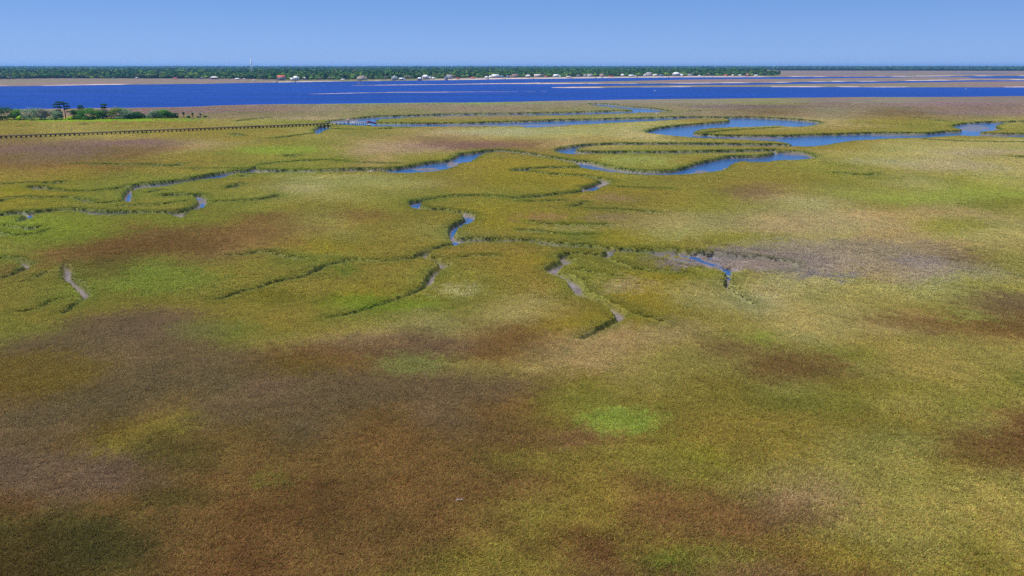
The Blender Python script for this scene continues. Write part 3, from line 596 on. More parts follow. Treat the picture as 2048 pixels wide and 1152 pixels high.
# tall green cordgrass standing along both edges of every creek
ex, ey = [], []
for P in CPOLY:
    Q = np.roll(P, -1, 0); L = np.hypot(*(Q - P).T)
    for (pa, pb, ln) in zip(P, Q, L):
        k = rng.poisson(ln / (.4 + (pa[1] / 1300)))
        if k: s = rng.random(k)[:, None]; q = pa + (pb - pa) * s; ex.append(q[:, 0]); ey.append(q[:, 1])
for Lc in CLINE:
    for A, B in zip(Lc[:-1], Lc[1:]):
        dv = B[:2] - A[:2]; ln = math.hypot(*dv); k = rng.poisson(2 * ln / (.4 + A[1] / 1300))
        if k:
            s = rng.random(k)[:, None]; q = A[:2] + dv * s; nn = np.array([-dv[1], dv[0]]) / (ln + 1e-9)
            q = q + nn * (np.where(rng.random(k) < .5, 1, -1) * (A[2] / 2))[:, None]; ex.append(q[:, 0]); ey.append(q[:, 1])
ex, ey = np.concatenate(ex), np.concatenate(ey)
ex = np.concatenate([ex, ex, ex]); ey = np.concatenate([ey, ey, ey])
ex = ex + rng.normal(0, .8, len(ex)); ey = ey + rng.normal(0, .8, len(ey))
d = inside_depth(ex, ey) + edge_wobble(ex, ey) * np.clip(ey / 260, .2, 1.6) * .6
epx, epy = proj(ex, ey)
ok = (d < .28) & (d > -.6 - ey / 600) & (rng.random(len(ex)) < np.clip(ey / 260, .28, 1)) & ~((np.hypot((epx - 1540) / 230, (epy - 528) / 32) < 1) & (epy > 503)) & (ey > 40) & (ey < 1000) & ~((proj(ex, ey)[0] > 1595) & (proj(ex, ey)[0] < 1745) & (ey < 180)); ex, ey, d = ex[ok], ey[ok], d[ok]
ez = marsh_z(ex, ey, d, ey - shore_y(ex / ey))
k = np.clip(ey / 420, .5, 1.15)
c = lin((78,104,34)) * BLADE * (.7 + .6 * rng.random(len(ex)))[:, None]
cv = cover(ex, ey); mixk = np.clip(1.0 - ey / 700 + fbm(ex / 14, ey / 14, 53, 2) * 1.2, .1, .9)[:, None]; c = c * (1 - mixk) + cv * BLADE * mixk
low = sstep(-.5, -.1, d)[:, None]; c = c * (1 - low) + lin((82,104,42)) * 1.7 * (.6 + .7 * rng.random(len(ex)))[:, None] * low     # edge plants get a darker green, painting in the shade of the bank face
sc = np.stack([k * .8, k * .8, (.45 + .5 * rng.random(len(ex))) * np.clip(.36 + ey / 1300, .4, .85)], 1)
cord = scatter('cordgrass', [tuft_patch(.42, 15, 5, .22, .5, .05, .6, 200 + k) for k in range(4)], np.stack([ex, ey, ez], 1), sc, c, [m_grass])
tag(cord, kind='stuff')
print('grass patches', len(gx), 'cordgrass', len(ex))
# ------------------------------------------------------------------ the far side of the river: mainland, islands, sand bars (one terrain sheet)
def ytab(tab): return np.array([r[0] for r in tab], float), [np.array([r[k] for r in tab], float) for k in range(1, len(tab[0]))]
MAIN = [(-700,177),(0,172.5),(100,171.5),(200,169.7),(420,167.3),(460,166.5),(540,165.2),(600,164),(680,163),(760,162),(830,161.3),(900,160.2),(960,159.2),(1000,158.3),(1100,157.3),(1200,156.2),(1300,155),(1400,154.4),(1540,154.2),(1600,153.5),(1819,153.2),(1900,152.3),(2048,152),(2700,152)]
ISLES = [  # px, far edge, near edge ; sandiness
 ([(690,170.9,171),(730,170.5,171),(800,169.4,170.2),(840,169,169.7),(900,168.5,169.1),(1000,166.7,167.9),(1050,166,167.8),(1100,164.7,167.8),(1180,163.5,167.4),(1290,161.5,167.2),(1380,159.3,167),(1450,158.5,166.2),(1500,158,166),(1552,158,165.6),(1600,157.6,163.9),(1700,156.4,163.2),(1770,155.9,163),(1810,154.8,162),(1830,154.3,161.6),(1930,154.5,160.6),(1950,156.4,160.6),(2048,156.9,160),(2600,157,159)], 1080),
 ([(1101,174.9,175.2),(1130,173.9,176),(1180,172.5,175.7),(1290,171.5,174.6),(1380,170.2,174),(1450,170,173.9),(1500,169.8,173.8),(1600,168,174),(1700,167.3,174.2),(1830,165.2,174.6),(1930,163.6,174.7),(2048,162.5,174.6),(2600,160,174)], 1125),
 ([(596,188,188.1),(640,187.4,187.9),(700,185.9,186.5),(800,184,184.8),(850,183.8,184.7),(895,183.5,184.4),(960,183.4,183.9),(1050,183.1,183.4),(1120,182.5,182.6)], 2000)]
POOLS = [[(1760,143.6,144.2),(1814,143.6,144.3),(1830,144,144.1)],[(1895,146.2,146.4),(1930,145.8,147.1),(2000,146,147.2),(2035,146.4,146.8)],[(1600,147.8,148.3),(1700,147.3,148),(1760,147.6,147.8)]]
FRONT = [(-700,161),(0,160),(60,158.9),(110,158),(420,158.6),(490,159),(530,160.2),(600,161),(700,160.2),(800,159.2),(900,157.4),(1000,155.6),(1100,154.9),(1200,154),(1300,153),(1400,152.6),(1500,152.3),(1545,151.8),(1553,151.4)]
def gy_of(px, tabx, taby):
    return unproj(px, np.interp(px, tabx, taby), WATER_Z)[1]
ys_list = np.concatenate([np.arange(192, 152, -.33), np.arange(152, 139, -.2), 131 + np.geomspace(8, 1.6, 60)])
_, rowD = unproj(np.full(len(ys_list), 1024.), ys_list, WATER_Z)
colT = np.arange(-1.15, 1.151, 3 / F); NR, NC = len(rowD), len(colT)
Y = np.repeat(rowD, NC); X = np.tile(colT, NR) * Y
def far_px(x, y): return proj(x, y, np.full(x.shape, WATER_Z))
PX, PY = far_px(X, Y)
wv = (fbm(X / 60, Y / 160, 201, 4))
yl = PY + wv * .5                                                    # wobbly shore lines
mx_, (my,) = ytab(MAIN)
e_main = np.interp(PX, mx_, my) - yl                                  # px inside the land (>0)
land = e_main.copy(); edge = e_main.copy(); sandy = np.zeros(len(X))
for tab, sx_ in ISLES:
    tx, (ta, tb) = ytab(tab)
    e = np.minimum(yl - np.interp(PX, tx, ta), np.interp(PX, tx, tb) - yl)
    e = np.where((PX < tx[0]) | (PX > tx[-1]), -9, e)
    nearedge = np.interp(PX, tx, tb) - yl
    m = e > land; land = np.where(m, e, land); edge = np.where(m, nearedge, edge); sandy = np.where(m & (PX < sx_), .28 + .45 * (fbm(X / 160, Y / 200, 205, 2) > -.05), sandy)
for tab in POOLS:
    tx, (ta, tb) = ytab(tab)
    e = np.minimum(PY - np.interp(PX, tx, ta), np.interp(PX, tx, tb) - PY); e = np.where((PX < tx[0]) | (PX > tx[-1]), -9, e)
    land = np.minimum(land, -e)
em = land * Y * Y / (41.6 * F)                                        # metres inside, along the view
Z = WATER_Z + np.clip(em / 22, -1.6, 1) * .75 + np.clip((em - 22) / 80, 0, 1) * .8
nA, nB = fbm(X / 120, Y / 420, 211, 4), fbm(X / 35, Y / 120, 213, 3)
MM, QQ, SAN, GRN = lin((118,95,88)), lin((112,101,80)), lin((186,166,152)), lin((98,104,62))
k = np.clip(.5 + 1.6 * nA + .8 * nB, 0, 1)[:, None]
C = MM * (1 - k) + QQ * k
k = np.clip(2.2 * fbm(X / 300, Y / 500, 217, 3) - .15, 0, .7)[:, None]; C = C * (1 - k) + GRN * k
a = sstep(1.0, .35, edge) * sstep(-.02, .14, fbm(X / 70, Y / 60, 221, 3))       # bright sand on the near edges
houses_k = sstep(820, 900, PX) * (1 - sstep(1500, 1560, PX)) * (land == e_main)
a = np.maximum(a, houses_k * sstep(2.0, 1.2, e_main) * .9)
a = np.maximum(a, sandy)[:, None]
sandc = SAN * (1 + .5 * nB[:, None]); C = C * (1 - a) + sandc * a
m = ((land == e_main) & (PX > 560) & (PX < 1560) & (PY > 150)); lawn = lin((112,112,62))
C[m] = C[m] * .4 + lawn * .6 * (1 - a[m]) + C[m] * .6 * a[m]
i = (np.arange(NR - 1)[:, None] * NC + np.arange(NC - 1)[None]).ravel(); FQ = np.stack([i, i + 1, i + NC + 1, i + NC], 1)
ml = bpy.data.materials.new('far_ground'); ml.use_nodes = True
n, l = ml.node_tree.nodes, ml.node_tree.links; at = n.new('ShaderNodeAttribute'); at.attribute_name = 'Col'
nz = n.new('ShaderNodeTexNoise'); nz.inputs['Scale'].default_value = .08; nz.inputs['Detail'].default_value = 4; ge = n.new('ShaderNodeNewGeometry'); l.new(ge.outputs['Position'], nz.inputs['Vector'])
mr = n.new('ShaderNodeMapRange'); mr.inputs[1].default_value = .3; mr.inputs[2].default_value = .7; mr.inputs[3].default_value = .7; mr.inputs[4].default_value = 1.3; l.new(nz.outputs['Fac'], mr.inputs[0])
mx = n.new('ShaderNodeMix'); mx.data_type = 'RGBA'; mx.blend_type = 'MULTIPLY'; mx.inputs[0].default_value = 1; l.new(at.outputs['Color'], mx.inputs[6]); l.new(mr.outputs[0], mx.inputs[7])
l.new(mx.outputs[2], n['Principled BSDF'].inputs['Base Color']); n['Principled BSDF'].inputs['Roughness'].default_value = .95; n['Principled BSDF'].inputs['Specular IOR Level'].default_value = .1
far = mesh_np('far_shore', np.stack([X, Y, Z], 1), FQ, ml, attrs={'Col': ('FLOAT_COLOR', 'POINT', np.concatenate([C, np.ones((len(C), 1))], 1).astype(np.float32))}, smooth=True)
tag(far, kind='structure')
# open sea of land out to the horizon, under everything
gq = 60000
tag(mesh_np('land', [(-gq, 22000, -1.2), (gq, 22000, -1.2), (gq, gq, -1.2), (-gq, gq, -1.2)], [(0, 1, 2, 3)], pmat('distant_land', (.04, .07, .04), .95, .1, .2, .001)), kind='structure')

# ------------------------------------------------------------------ leaves
def crown_mesh(lobes, nleaf, size, seed, flat=0.0):
    """leaf clumps spread through the outer shell of several lobes: (cx,cy,cz,rx,ry,rz)"""
    r = np.random.default_rng(seed); V, Fc = [], []
    lobes = np.array(lobes, float); wts = (lobes[:, 3] * lobes[:, 4] + lobes[:, 3] * lobes[:, 5]); wts /= wts.sum()
    for _ in range(nleaf):
        L = lobes[r.choice(len(lobes), p=wts)]
        d = r.normal(size=3); d /= np.linalg.norm(d)
        if d[2] < -.3: d[2] *= -.6
        rad = r.uniform(.55, 1.06)
        p = L[:3] + L[3:6] * d * rad
        nrm = d * .7 + r.normal(size=3) * .55; nrm[2] += .35; nrm /= np.linalg.norm(nrm)
        a = np.cross(nrm, r.normal(size=3)); a /= np.linalg.norm(a); b_ = np.cross(nrm, a)
        s = size * r.uniform(.55, 1.35); b = len(V)
        V += [p - a * s - b_ * s * .55, p + a * s * .3 - b_ * s * .8, p + a * s + b_ * s * .5, p - a * s * .35 + b_ * s * .85]
        Fc.append((b, b + 1, b + 2, b + 3))
    return np.array(V), np.array(Fc)
def round_lobes(w, h, n, seed):
    r = np.random.default_rng(seed); L = [(0, 0, h * .55, w * .36, w * .36, h * .36)]
    for k in range(n):
        a = 2 * math.pi * (k + r.random()) / n; q = w * .26 * r.uniform(.7, 1.2); s = w * r.uniform(.18, .27)
        L.append((q * math.cos(a), q * math.sin(a), h * r.uniform(.38, .78), s, s, s * h / w * 1.05))
    return L
# ------------------------------------------------------------------ far woodland: nobody could count it
fx_, (fy_,) = ytab(FRONT)
def front_D(px): return unproj(px, np.interp(px, fx_, fy_), WATER_Z)[1]
def wood_pts(n, d0f, d1f, p0, p1):
    px = rng.uniform(p0, p1, n); u = (px - 1024) / F
    a, b = d0f(px), d1f(px); D = np.sqrt(rng.uniform(0, 1, n) * (b * b - a * a) + a * a)
    t = u / (CT + .27 * ST) ; return t * D, D, px
def depth_end(px): return np.where(px > 1250, front_D(px) + np.clip((1560 - px) * 3.2, 40, 900), 5600.)
p_ = []
x, y, px = wood_pts(7500, lambda p: front_D(p), lambda p: np.minimum(front_D(p) + 420, depth_end(p)), -330, 1553); p_.append((x, y, rng.uniform(1.0, 1.9, len(x)), px))
x, y, px = wood_pts(12000, lambda p: np.minimum(front_D(p) + 380, depth_end(p) - 10), depth_end, -330, 1540); p_.append((x, y, rng.uniform(1.3, 2.6, len(x)), px))
x, y, px = wood_pts(9000, lambda p: np.where(p > 1540, 6100. - (p - 1540) * .9, 7200.), lambda p: p * 0 + 9500., -400, 2400); p_.append((x, y, np.full(len(x), 2.2), px))
x, y, px = wood_pts(6000, lambda p: p * 0 + 10500., lambda p: p * 0 + 16000., -400, 2400); p_.append((x, y, np.full(len(x), 3.6), px))
wx = np.concatenate([q[0] for q in p_]); wy = np.concatenate([q[1] for q in p_]); wsz = np.concatenate([q[2] for q in p_]); wpx = np.concatenate([q[3] for q in p_])
TREEC = np.array([lin((46,88,44)), lin((88,132,50)), lin((126,156,64)), lin((116,122,92)), lin((62,112,48))])
sel = fbm(wx / 90, wy / 90, 231, 2); frontness = np.exp(-(wy - front_D(np.minimum(wpx, 1553))) / 200.)
pr = rng.random(len(wx)); idx = np.where(pr < .42, 0, np.where(pr < .7, 4, np.where(pr < .86, 1, np.where(pr < .95, 2, 3))))
idx = np.where((frontness > .35) & (rng.random(len(wx)) < .55), rng.choice([1, 2, 2, 3, 4], len(wx)), idx)
idx = np.where((wpx > 1000) & (wpx < 1553) & (rng.random(len(wx)) < .4), 1, idx)
wc = TREEC[idx] * rng.uniform(.75, 1.3, len(wx))[:, None]
hh = rng.uniform(.6, 1.25, len(wx)) * (1 + .25 * sel) * np.where(frontness > .6, .78, 1.0)
ws = np.stack([wsz * rng.uniform(.8, 1.25, len(wx)), wsz * rng.uniform(.8, 1.25, len(wx)), hh * np.where(wsz > 2, 1.15 + .2 * (wsz > 3), 1.0)], 1)
wz = np.full(len(wx), -.8) + np.where(wy > 7000, 2.0, 0) + np.where(wy > 10000, 5.0, 0)
variants = []
for k in range(3): variants.append(crown_mesh(round_lobes(10, 17, 5, 300 + k), 85, 1.7, 310 + k))
for k in range(2): variants.append(crown_mesh([(0, 0, 14, 3.4, 3.4, 3.2), (.8, .5, 10.5, 3.8, 3.6, 2.6), (-1, 0, 17.5, 2.3, 2.3, 2.4)], 70, 1.4, 320 + k))
# the closed canopy between the crowns one can see
dl = np.concatenate([np.linspace(0, 1, 40)])
kt = np.linspace(-330, 1545, 360); KV, KF, KC = [], [], []
for s in dl:
    a = front_D(kt) + 90; b = np.maximum(depth_end(kt), a + 20); D = a + (b - a) * s
    xx = (kt - 1024) / F / (CT + .27 * ST) * D
    KV.append(np.stack([xx, D, 10.5 + 3.5 * fbm(xx / 30, D / 30, 241, 2)], 1))
KV = np.concatenate(KV); nC = len(kt); i = (np.arange(len(dl) - 1)[:, None] * nC + np.arange(nC - 1)[None]).ravel(); KF = np.stack([i, i + 1, i + nC + 1, i + nC], 1)
KV2 = []
kt2 = np.linspace(-400, 2400, 400); d2 = np.linspace(0, 1, 14)
for s in d2:
    a = np.where(kt2 > 1540, 6200. - (kt2 - 1540) * .9, 7300.); D = a + (17000 - a) * s ** 1.6
    xx = (kt2 - 1024) / F / (CT + .27 * ST) * D; KV2.append(np.stack([xx, D, 13 + 5 * fbm(xx / 120, D / 120, 243, 2) + np.clip((D - 7000) / 2500, 0, 3)], 1))
KV2 = np.concatenate(KV2); nC2 = len(kt2); i = (np.arange(len(d2) - 1)[:, None] * nC2 + np.arange(nC2 - 1)[None]).ravel() ; KF2 = np.stack([i, i + 1, i + nC2 + 1, i + nC2], 1) + len(KV)
KV = np.concatenate([KV, KV2]); KF = np.concatenate([KF, KF2])
KC = TREEC[0] * (1 + .9 * fbm(KV[:, 0] / 40, KV[:, 1] / 80, 247, 3))[:, None]
m_can = foliage_mat('canopy', 'GEOMETRY', 'Col', transl=.05, var=.0, hue=.0)
m_crown = foliage_mat('far_crowns', 'INSTANCER', 'Col', transl=.25, var=.4, hue=.02)
wood = scatter('woodland', variants, np.stack([wx, wy, wz], 1), ws, wc, [m_can, m_crown], keep=(KV, KF, KC), tilt=.03)
tag(wood, kind='stuff')
# ------------------------------------------------------------------ materials of the built things
M = {k: pmat(k, tuple(float(q) for q in lin(c)), r, .3, nz, sc) for k, c, r, nz, sc in [
 ('white_wall', (214,211,206), .7, .05, .4), ('cream_wall', (226,210,180), .7, .06, .4), ('tan_wall', (190,164,132), .8, .08, .4), ('grey_wall', (160,160,162), .8, .08, .4), ('blue_wall', (128,146,176), .8, .06, .4), ('brown_wall', (124,98,80), .8, .08, .4), ('yellow_wall', (232,214,150), .75, .06, .4), ('pink_wall', (226,186,172), .75, .06, .4),
 ('white_roof', (218,217,216), .5, .04, .3), ('grey_roof', (150,146,148), .8, .1, .5), ('brown_roof', (134,112,104), .85, .1, .5), ('red_roof', (196,96,76), .8, .1, .5), ('dark_roof', (70,72,84), .8, .1, .5), ('blue_roof', (92,112,150), .7, .08, .5), ('pale_roof', (206,196,190), .8, .08, .5),
 ('old_wood', (118,100,86), .9, .2, 2.0), ('dark_wood', (58,46,40), .9, .2, 2.0), ('pale_wood', (190,174,156), .85, .15, 2.0), ('bark', (94,78,64), .95, .2, 1.5), ('grey_bark', (140,128,120), .95, .2, 1.5), ('white_paint', (238,238,238), .5, .04, 1.0), ('red_paint', (176,26,40), .5, .08, 1.0), ('dark_metal', (70,76,84), .6, .1, 1.0), ('grey_metal', (150,154,160), .55, .1, 1.0), ('rail_green', (70,110,70), .7, .1, 1.0)]}
m_win = bpy.data.materials.new('window_glass'); m_win.use_nodes = True
pb = m_win.node_tree.nodes['Principled BSDF']; pb.inputs['Base Color'].default_value = (.03, .04, .055, 1); pb.inputs['Roughness'].default_value = .08
def wpt(px, py, z=WATER_Z):
    x, y = unproj(px, py, z); return float(x), float(y)

# ------------------------------------------------------------------ houses along the far shore
def hip(mb, w_, d_, z0, h, ov, ridge=.45):
    a, b = w_ / 2 + ov, d_ / 2 + ov; r = w_ * ridge / 2
    mb.add([(-a, -b, z0), (a, -b, z0), (a, b, z0), (-a, b, z0), (-a, -b, z0 + .25), (a, -b, z0 + .25), (a, b, z0 + .25), (-a, b, z0 + .25), (-r, 0, z0 + h), (r, 0, z0 + h)],
           [(3, 2, 1, 0), (0, 1, 5, 4), (1, 2, 6, 5), (2, 3, 7, 6), (3, 0, 4, 7), (4, 5, 9, 8), (6, 7, 8, 9), (5, 6, 9), (7, 4, 8)])
def gable(mb, w_, d_, z0, h, ov):                                     # gable end towards the river
    a, b = w_ / 2 + ov, d_ / 2 + ov
    mb.add([(-a, -b, z0), (a, -b, z0), (0, -b, z0 + h), (-a, b, z0), (a, b, z0), (0, b, z0 + h), (-a, -b, z0 - .25), (a, -b, z0 - .25), (0, -b, z0 + h - .3), (-a, b, z0 - .25), (a, b, z0 - .25), (0, b, z0 + h - .3)],
           [(0, 3, 5, 2), (1, 2, 5, 4), (6, 8, 11, 9), (7, 10, 11, 8), (0, 2, 8, 6), (2, 1, 7, 8), (3, 9, 11, 5), (5, 11, 10, 4), (0, 6, 9, 3), (1, 4, 10, 7)])
def side(mb, w_, d_, z0, h, ov):                                      # long slope towards the river
    a, b = w_ / 2 + ov, d_ / 2 + ov
    mb.add([(-a, -b, z0), (a, -b, z0), (a, b, z0), (-a, b, z0), (-a, 0, z0 + h), (a, 0, z0 + h), (-a, -b, z0 - .25), (a, -b, z0 - .25), (a, b, z0 - .25), (-a, b, z0 - .25)],
           [(0, 1, 5, 4), (2, 3, 4, 5), (0, 4, 3), (1, 2, 5), (9, 8, 7, 6), (0, 6, 7, 1), (2, 8, 9, 3), (1, 7, 8, 2), (3, 9, 6, 0)])
def house(px, py, wpx, hpx, roof, wall, rmat, label, wing=0, porch=True, storeys=2, chimney=False, yaw=None, cat='house', back=0.0):
    x, y = wpt(px, py + .0, -.6); y += back; x *= (y / (y - back)) if back else 1
    s = px_m(px, py, -.6); wd, tot = wpx * s * .92, hpx * s * .9
    yaw = random.uniform(-.3, .3) if yaw is None else yaw
    h = empty('house', (x, y, -.7), math.atan2(-x, y) * 1.0 + yaw); tag(h, label, cat, 'houses along the far shore')
    dp = wd * random.uniform(.55, .75); rh = tot * (.36 if storeys > 1 else .45); wh = tot - rh
    wb = MB(); wb.box((0, 0, wh / 2), (wd * .94, dp, wh))
    if roof == 'gable': wb.add([(-wd * .46, -dp / 2 + .02, wh - .1), (wd * .46, -dp / 2 + .02, wh - .1), (0, -dp / 2 + .02, wh + rh * .88), (-wd * .46, dp / 2 - .02, wh - .1), (wd * .46, dp / 2 - .02, wh - .1), (0, dp / 2 - .02, wh + rh * .88)], [(0, 1, 2), (5, 4, 3), (0, 3, 4, 1), (1, 4, 5, 2), (2, 5, 3, 0)])
    if wing: wb.box((wing * wd * .62, dp * .05, wh * .31), (wd * .55, dp * .7, wh * .62))
    wb.build('wall', M[wall], h)
    rb = MB(); {'hip': hip, 'gable': gable, 'side': side}[roof](rb, wd * .94, dp, wh + .02, rh, .5)
    if wing:
        q = MB(); side(q, wd * .55, dp * .7, wh * .62 + .02, rh * .6, .4); rb.add([(v[0] + wing * wd * .62, v[1] + dp * .05, v[2]) for v in q.V], q.F)
    r_ = rb.build('roof', M[rmat], h)
    if chimney: MB().box((wd * .2, dp * .1, wh + rh * .8), (1.1, 1.1, rh * 1.2)).build('chimney', M['white_wall'], r_)
    nw = max(2, min(5, int(wd / 4.2)))
    for st in range(storeys):
        zc = wh * (st + .55) / storeys
        for k in range(nw):
            xc = (k - (nw - 1) / 2) * wd * .86 / nw
            if st == 0 and k == nw // 2:
                MB().box((xc, -dp / 2 - .03, wh / storeys * .4), (wd * .5 / nw, .08, wh / storeys * .74)).build('door', m_win, h)
            else:
                MB().box((xc, -dp / 2 - .03, zc), (wd * .5 / nw, .08, wh / storeys * .5)).build('window', m_win, h)
    if porch:
        pb_ = MB(); ph = wh / storeys * .95; pd = dp * .28
        pb_.box((0, -dp / 2 - pd / 2 - .06, ph), (wd * .9, pd, .3)); po = pb_.build('porch_roof', M[rmat if storeys < 2 else 'white_paint'], h)
        for k in range(4):
            MB().box(((k - 1.5) * wd * .28, -dp / 2 - pd + .2, ph / 2 - .08), (.35, .35, ph - .16)).build('post', M['white_paint'], po)
    return h
HOUSES = [
 (41,157,9,6,'side','grey_wall','white_roof','low white roofed cottage by dark trees, at the left end of the far shore',0,True,1),
 (50,158,5,3,'gable','white_wall','pale_roof','small pale shed just right of the leftmost white roofed cottage',0,False,1),
 (227,157.6,6,4,'gable','white_wall','grey_roof','small white gabled cottage alone at the wood edge, first right of the leftmost cottage',0,False,1),
 (274,157.6,4.6,3,'side','yellow_wall','pale_roof','tiny cream hut on the brown marsh edge, below the white roofs among the trees',0,False,1),
 (283,151,5,4,'side','white_wall','white_roof','small white roof among the treetops, left of the longer white roof',0,False,1),
 (293,151,9,4,'side','white_wall','white_roof','long white roof showing among the treetops well above the brown marsh',0,False,1),
 (351,158.6,9,3.4,'side','pink_wall','red_roof','low dull red roofed house under the trees at the brown marsh edge',0,True,1),
 (403,158.5,7,5,'gable','grey_wall','pale_roof','grey gabled cottage close left of the wide house with a pale hipped roof',0,False,1),
 (429,158.6,17,6.5,'hip','blue_wall','pale_roof','wide house with a pale pinkish hipped roof at the end of the brown marsh',0,True,1),
 (475,160,8.5,4,'side','yellow_wall','white_roof','low cream cottage with a white roof near the foot of the tall white mast',0,True,1),
 (489,159,3.5,2.5,'side','white_wall','white_roof','tiny white shed between the cream cottage and the tall white mast',0,False,1),
 (508,162,5,2.6,'side','white_wall','pale_roof','tiny white boathouse by the water right below the tall white mast',0,False,1),
 (529,160,4.5,3.4,'gable','grey_wall','pale_roof','small grey gabled hut left of the red roofed house',0,False,1),
 (563,161,16,11,'side','grey_wall','red_roof','two storey house with a bright red roof, the only one so red',0,True,2),
 (592,161.4,13,10,'hip','white_wall','white_roof','white two storey house with a low left wing, right of the bright red roof',-1,True,2),
 (609.5,160,10,6.5,'hip','white_wall','pale_roof','white square house with a pointed top, close right of the winged white house',0,False,2),
 (686,160.6,8,3.2,'side','white_wall','white_roof','low white bungalow alone among trees, left of the brown hip roofed house',0,False,1),
 (724,160.6,20,10,'hip','cream_wall','brown_roof','large cream house with a broad greyish brown hipped roof, above the white motorboat',0,True,2,True),
 (790,160,15,9.5,'gable','white_wall','white_roof','white steep gabled house with a dark front behind a dark pier',0,True,2),
 (803,160.2,9,5,'side','blue_wall','white_roof','pale blue house with a stepped white roof, right of the white steep gabled house',1,False,1),
 (839.5,160.5,10,6.5,'hip','grey_wall','white_roof','low white pavilion roofed boathouse at the waterline, left of the big white house',0,True,1),
 (851,159,14,10,'hip','white_wall','white_roof','big white house with a high rounded white roof and a long right wing',1,True,2),
 (867,159,6,5,'side','cream_wall','white_roof','small white cottage at the end of the long white wing',0,False,1),
 (892,159.5,7,8,'gable','white_wall','pale_roof','tall narrow white boathouse on piles over the water',0,False,2),
 (899,158.4,12,9.5,'side','white_wall','grey_roof','square two storey house with white framed dark galleries beside the boathouse on piles',0,True,2),
 (916,158.6,7,3.2,'side','brown_wall','red_roof','small low red roofed hut on the sandy shore',0,False,1),
 (946,157.6,9,4,'side','pink_wall','red_roof','low reddish house in the shade of trees, right of the small red hut',0,True,1),
 (973,157,9,5,'hip','white_wall','white_roof','low white house with a peaked roof, left of the long white house',0,True,1),
 (991,156,16,8,'side','white_wall','white_roof','long white two storey house with a stepped roof line',-1,True,2),
 (1004,156,9,5.5,'hip','blue_wall','blue_roof','bluish low house close right of the long white house',0,True,1),
 (1016,156,9,6,'gable','blue_wall','grey_roof','blue grey gabled house, second right of the long white house',0,True,2),
 (1030,155.6,14,8,'side','tan_wall','brown_roof','tan two storey house with a brown roof and white gable trim',-1,True,2,True),
 (1056,155.4,13,6.5,'hip','white_wall','pale_roof','white house with a pale hipped roof between two groups of trees',0,True,1),
 (1075,155,14,7,'side','pink_wall','pale_roof','pinkish house with a long pale roof, right of the white hip roofed house',0,True,2),
 (1092,155.2,6,3.5,'side','white_wall','red_roof','small red roofed shed right of the long pinkish house',0,False,1),
 (1112,154.6,15,6.5,'hip','white_wall','white_roof','white house with two white humps of roof on the sandy shore',1,True,2),
 (1137,155.4,10,3.5,'side','grey_wall','pale_roof','low grey waterside house behind a short dock, left of three white houses',0,True,1),
 (1157,154.5,10,6,'gable','grey_wall','grey_roof','grey gabled house half behind a round tree',0,True,2),
 (1170,154,8,6.5,'gable','white_wall','white_roof','narrow white gabled house squeezed between two larger houses',0,True,2),
 (1180,154.4,11,7,'side','white_wall','grey_roof','white house with a grey roof and a tall chimney',0,True,2,True),
 (1204,153.8,11,7,'hip','pink_wall','brown_roof','dusky pink house with a brown hipped roof at a small dock',0,True,2),
 (1222,154.6,10,3,'side','cream_wall','red_roof','low cream house with a reddish roof, right of the dusky pink house',0,True,1),
 (1245,153.4,8,6,'hip','tan_wall','white_roof','open pavilion with a white canopy roof on the beach',0,True,1),
 (1262,153.6,12,4.5,'side','grey_wall','white_roof','low house with a long flat white roof in two lengths',1,True,1),
 (1291,153.4,9,7,'gable','white_wall','pale_roof','white gabled house, left half of the largest white mansion pair',0,True,2),
 (1298,153,12,9,'side','white_wall','grey_roof','large white mansion with dark galleries and a grey roof',0,True,2),
 (1310,153.2,9,5.5,'side','yellow_wall','pale_roof','yellow house joined to the right of the large white mansion',0,True,1),
 (1322,153.2,12,4.5,'hip','blue_wall','blue_roof','low blue roofed house between the yellow house and the arched white mansion',0,True,1),
 (1352,152.8,17,9,'hip','grey_wall','white_roof','mansion with a high white arched gable and grey walls',1,True,2),
 (1365,153,8,5,'gable','white_wall','white_roof','small white gabled house touching the arched mansion',0,False,1),
 (1381,152.6,11,6.5,'side','white_wall','dark_roof','white box shaped house with a dark blue roof, last big one before the point',0,True,2),
 (1399,152.9,5,3,'side','white_wall','white_roof','small white shed right of the box shaped house with the dark roof',0,False,1),
 (1452,153,8,4,'side','white_wall','red_roof','small house with a rusty roof, first of the last row on the wooded point',0,False,1),
 (1466,153,8,4.5,'hip','pink_wall','pale_roof','pinkish house with a pale hipped roof, second on the wooded point',0,True,1),
 (1479,152.8,9,4,'side','tan_wall','white_roof','tan house with a flat white roof, third on the wooded point',0,True,1),
 (1494,152.8,14,6,'gable','pink_wall','red_roof','house with bright red roofs round a pale gable on the wooded point',1,True,1),
 (1512,153,8,4,'side','white_wall','pale_roof','white house with a pale roof, last before the tip of the wooded point',0,False,1),
 (1904,140.9,5,2.6,'side','white_wall','white_roof','brightest white house far off under the treeline at the right',0,False,1),
 (1893,141.3,6,1.8,'side','white_wall','white_roof','low white house left of the brightest far off white house at the right',0,False,1),
 (1940,141,3.5,1.8,'side','white_wall','pale_roof','tiny pale house right of the brightest far off white house',0,False,1),
 (1830,139.4,4,1.6,'side','white_wall','white_roof','tiny white house under the far treeline, leftmost of the four at right',0,False,1),
]
for H in HOUSES:
    house(*H[:8], *( [H[8], H[9], H[10]] + ([H[11]] if len(H) > 11 else []) ))

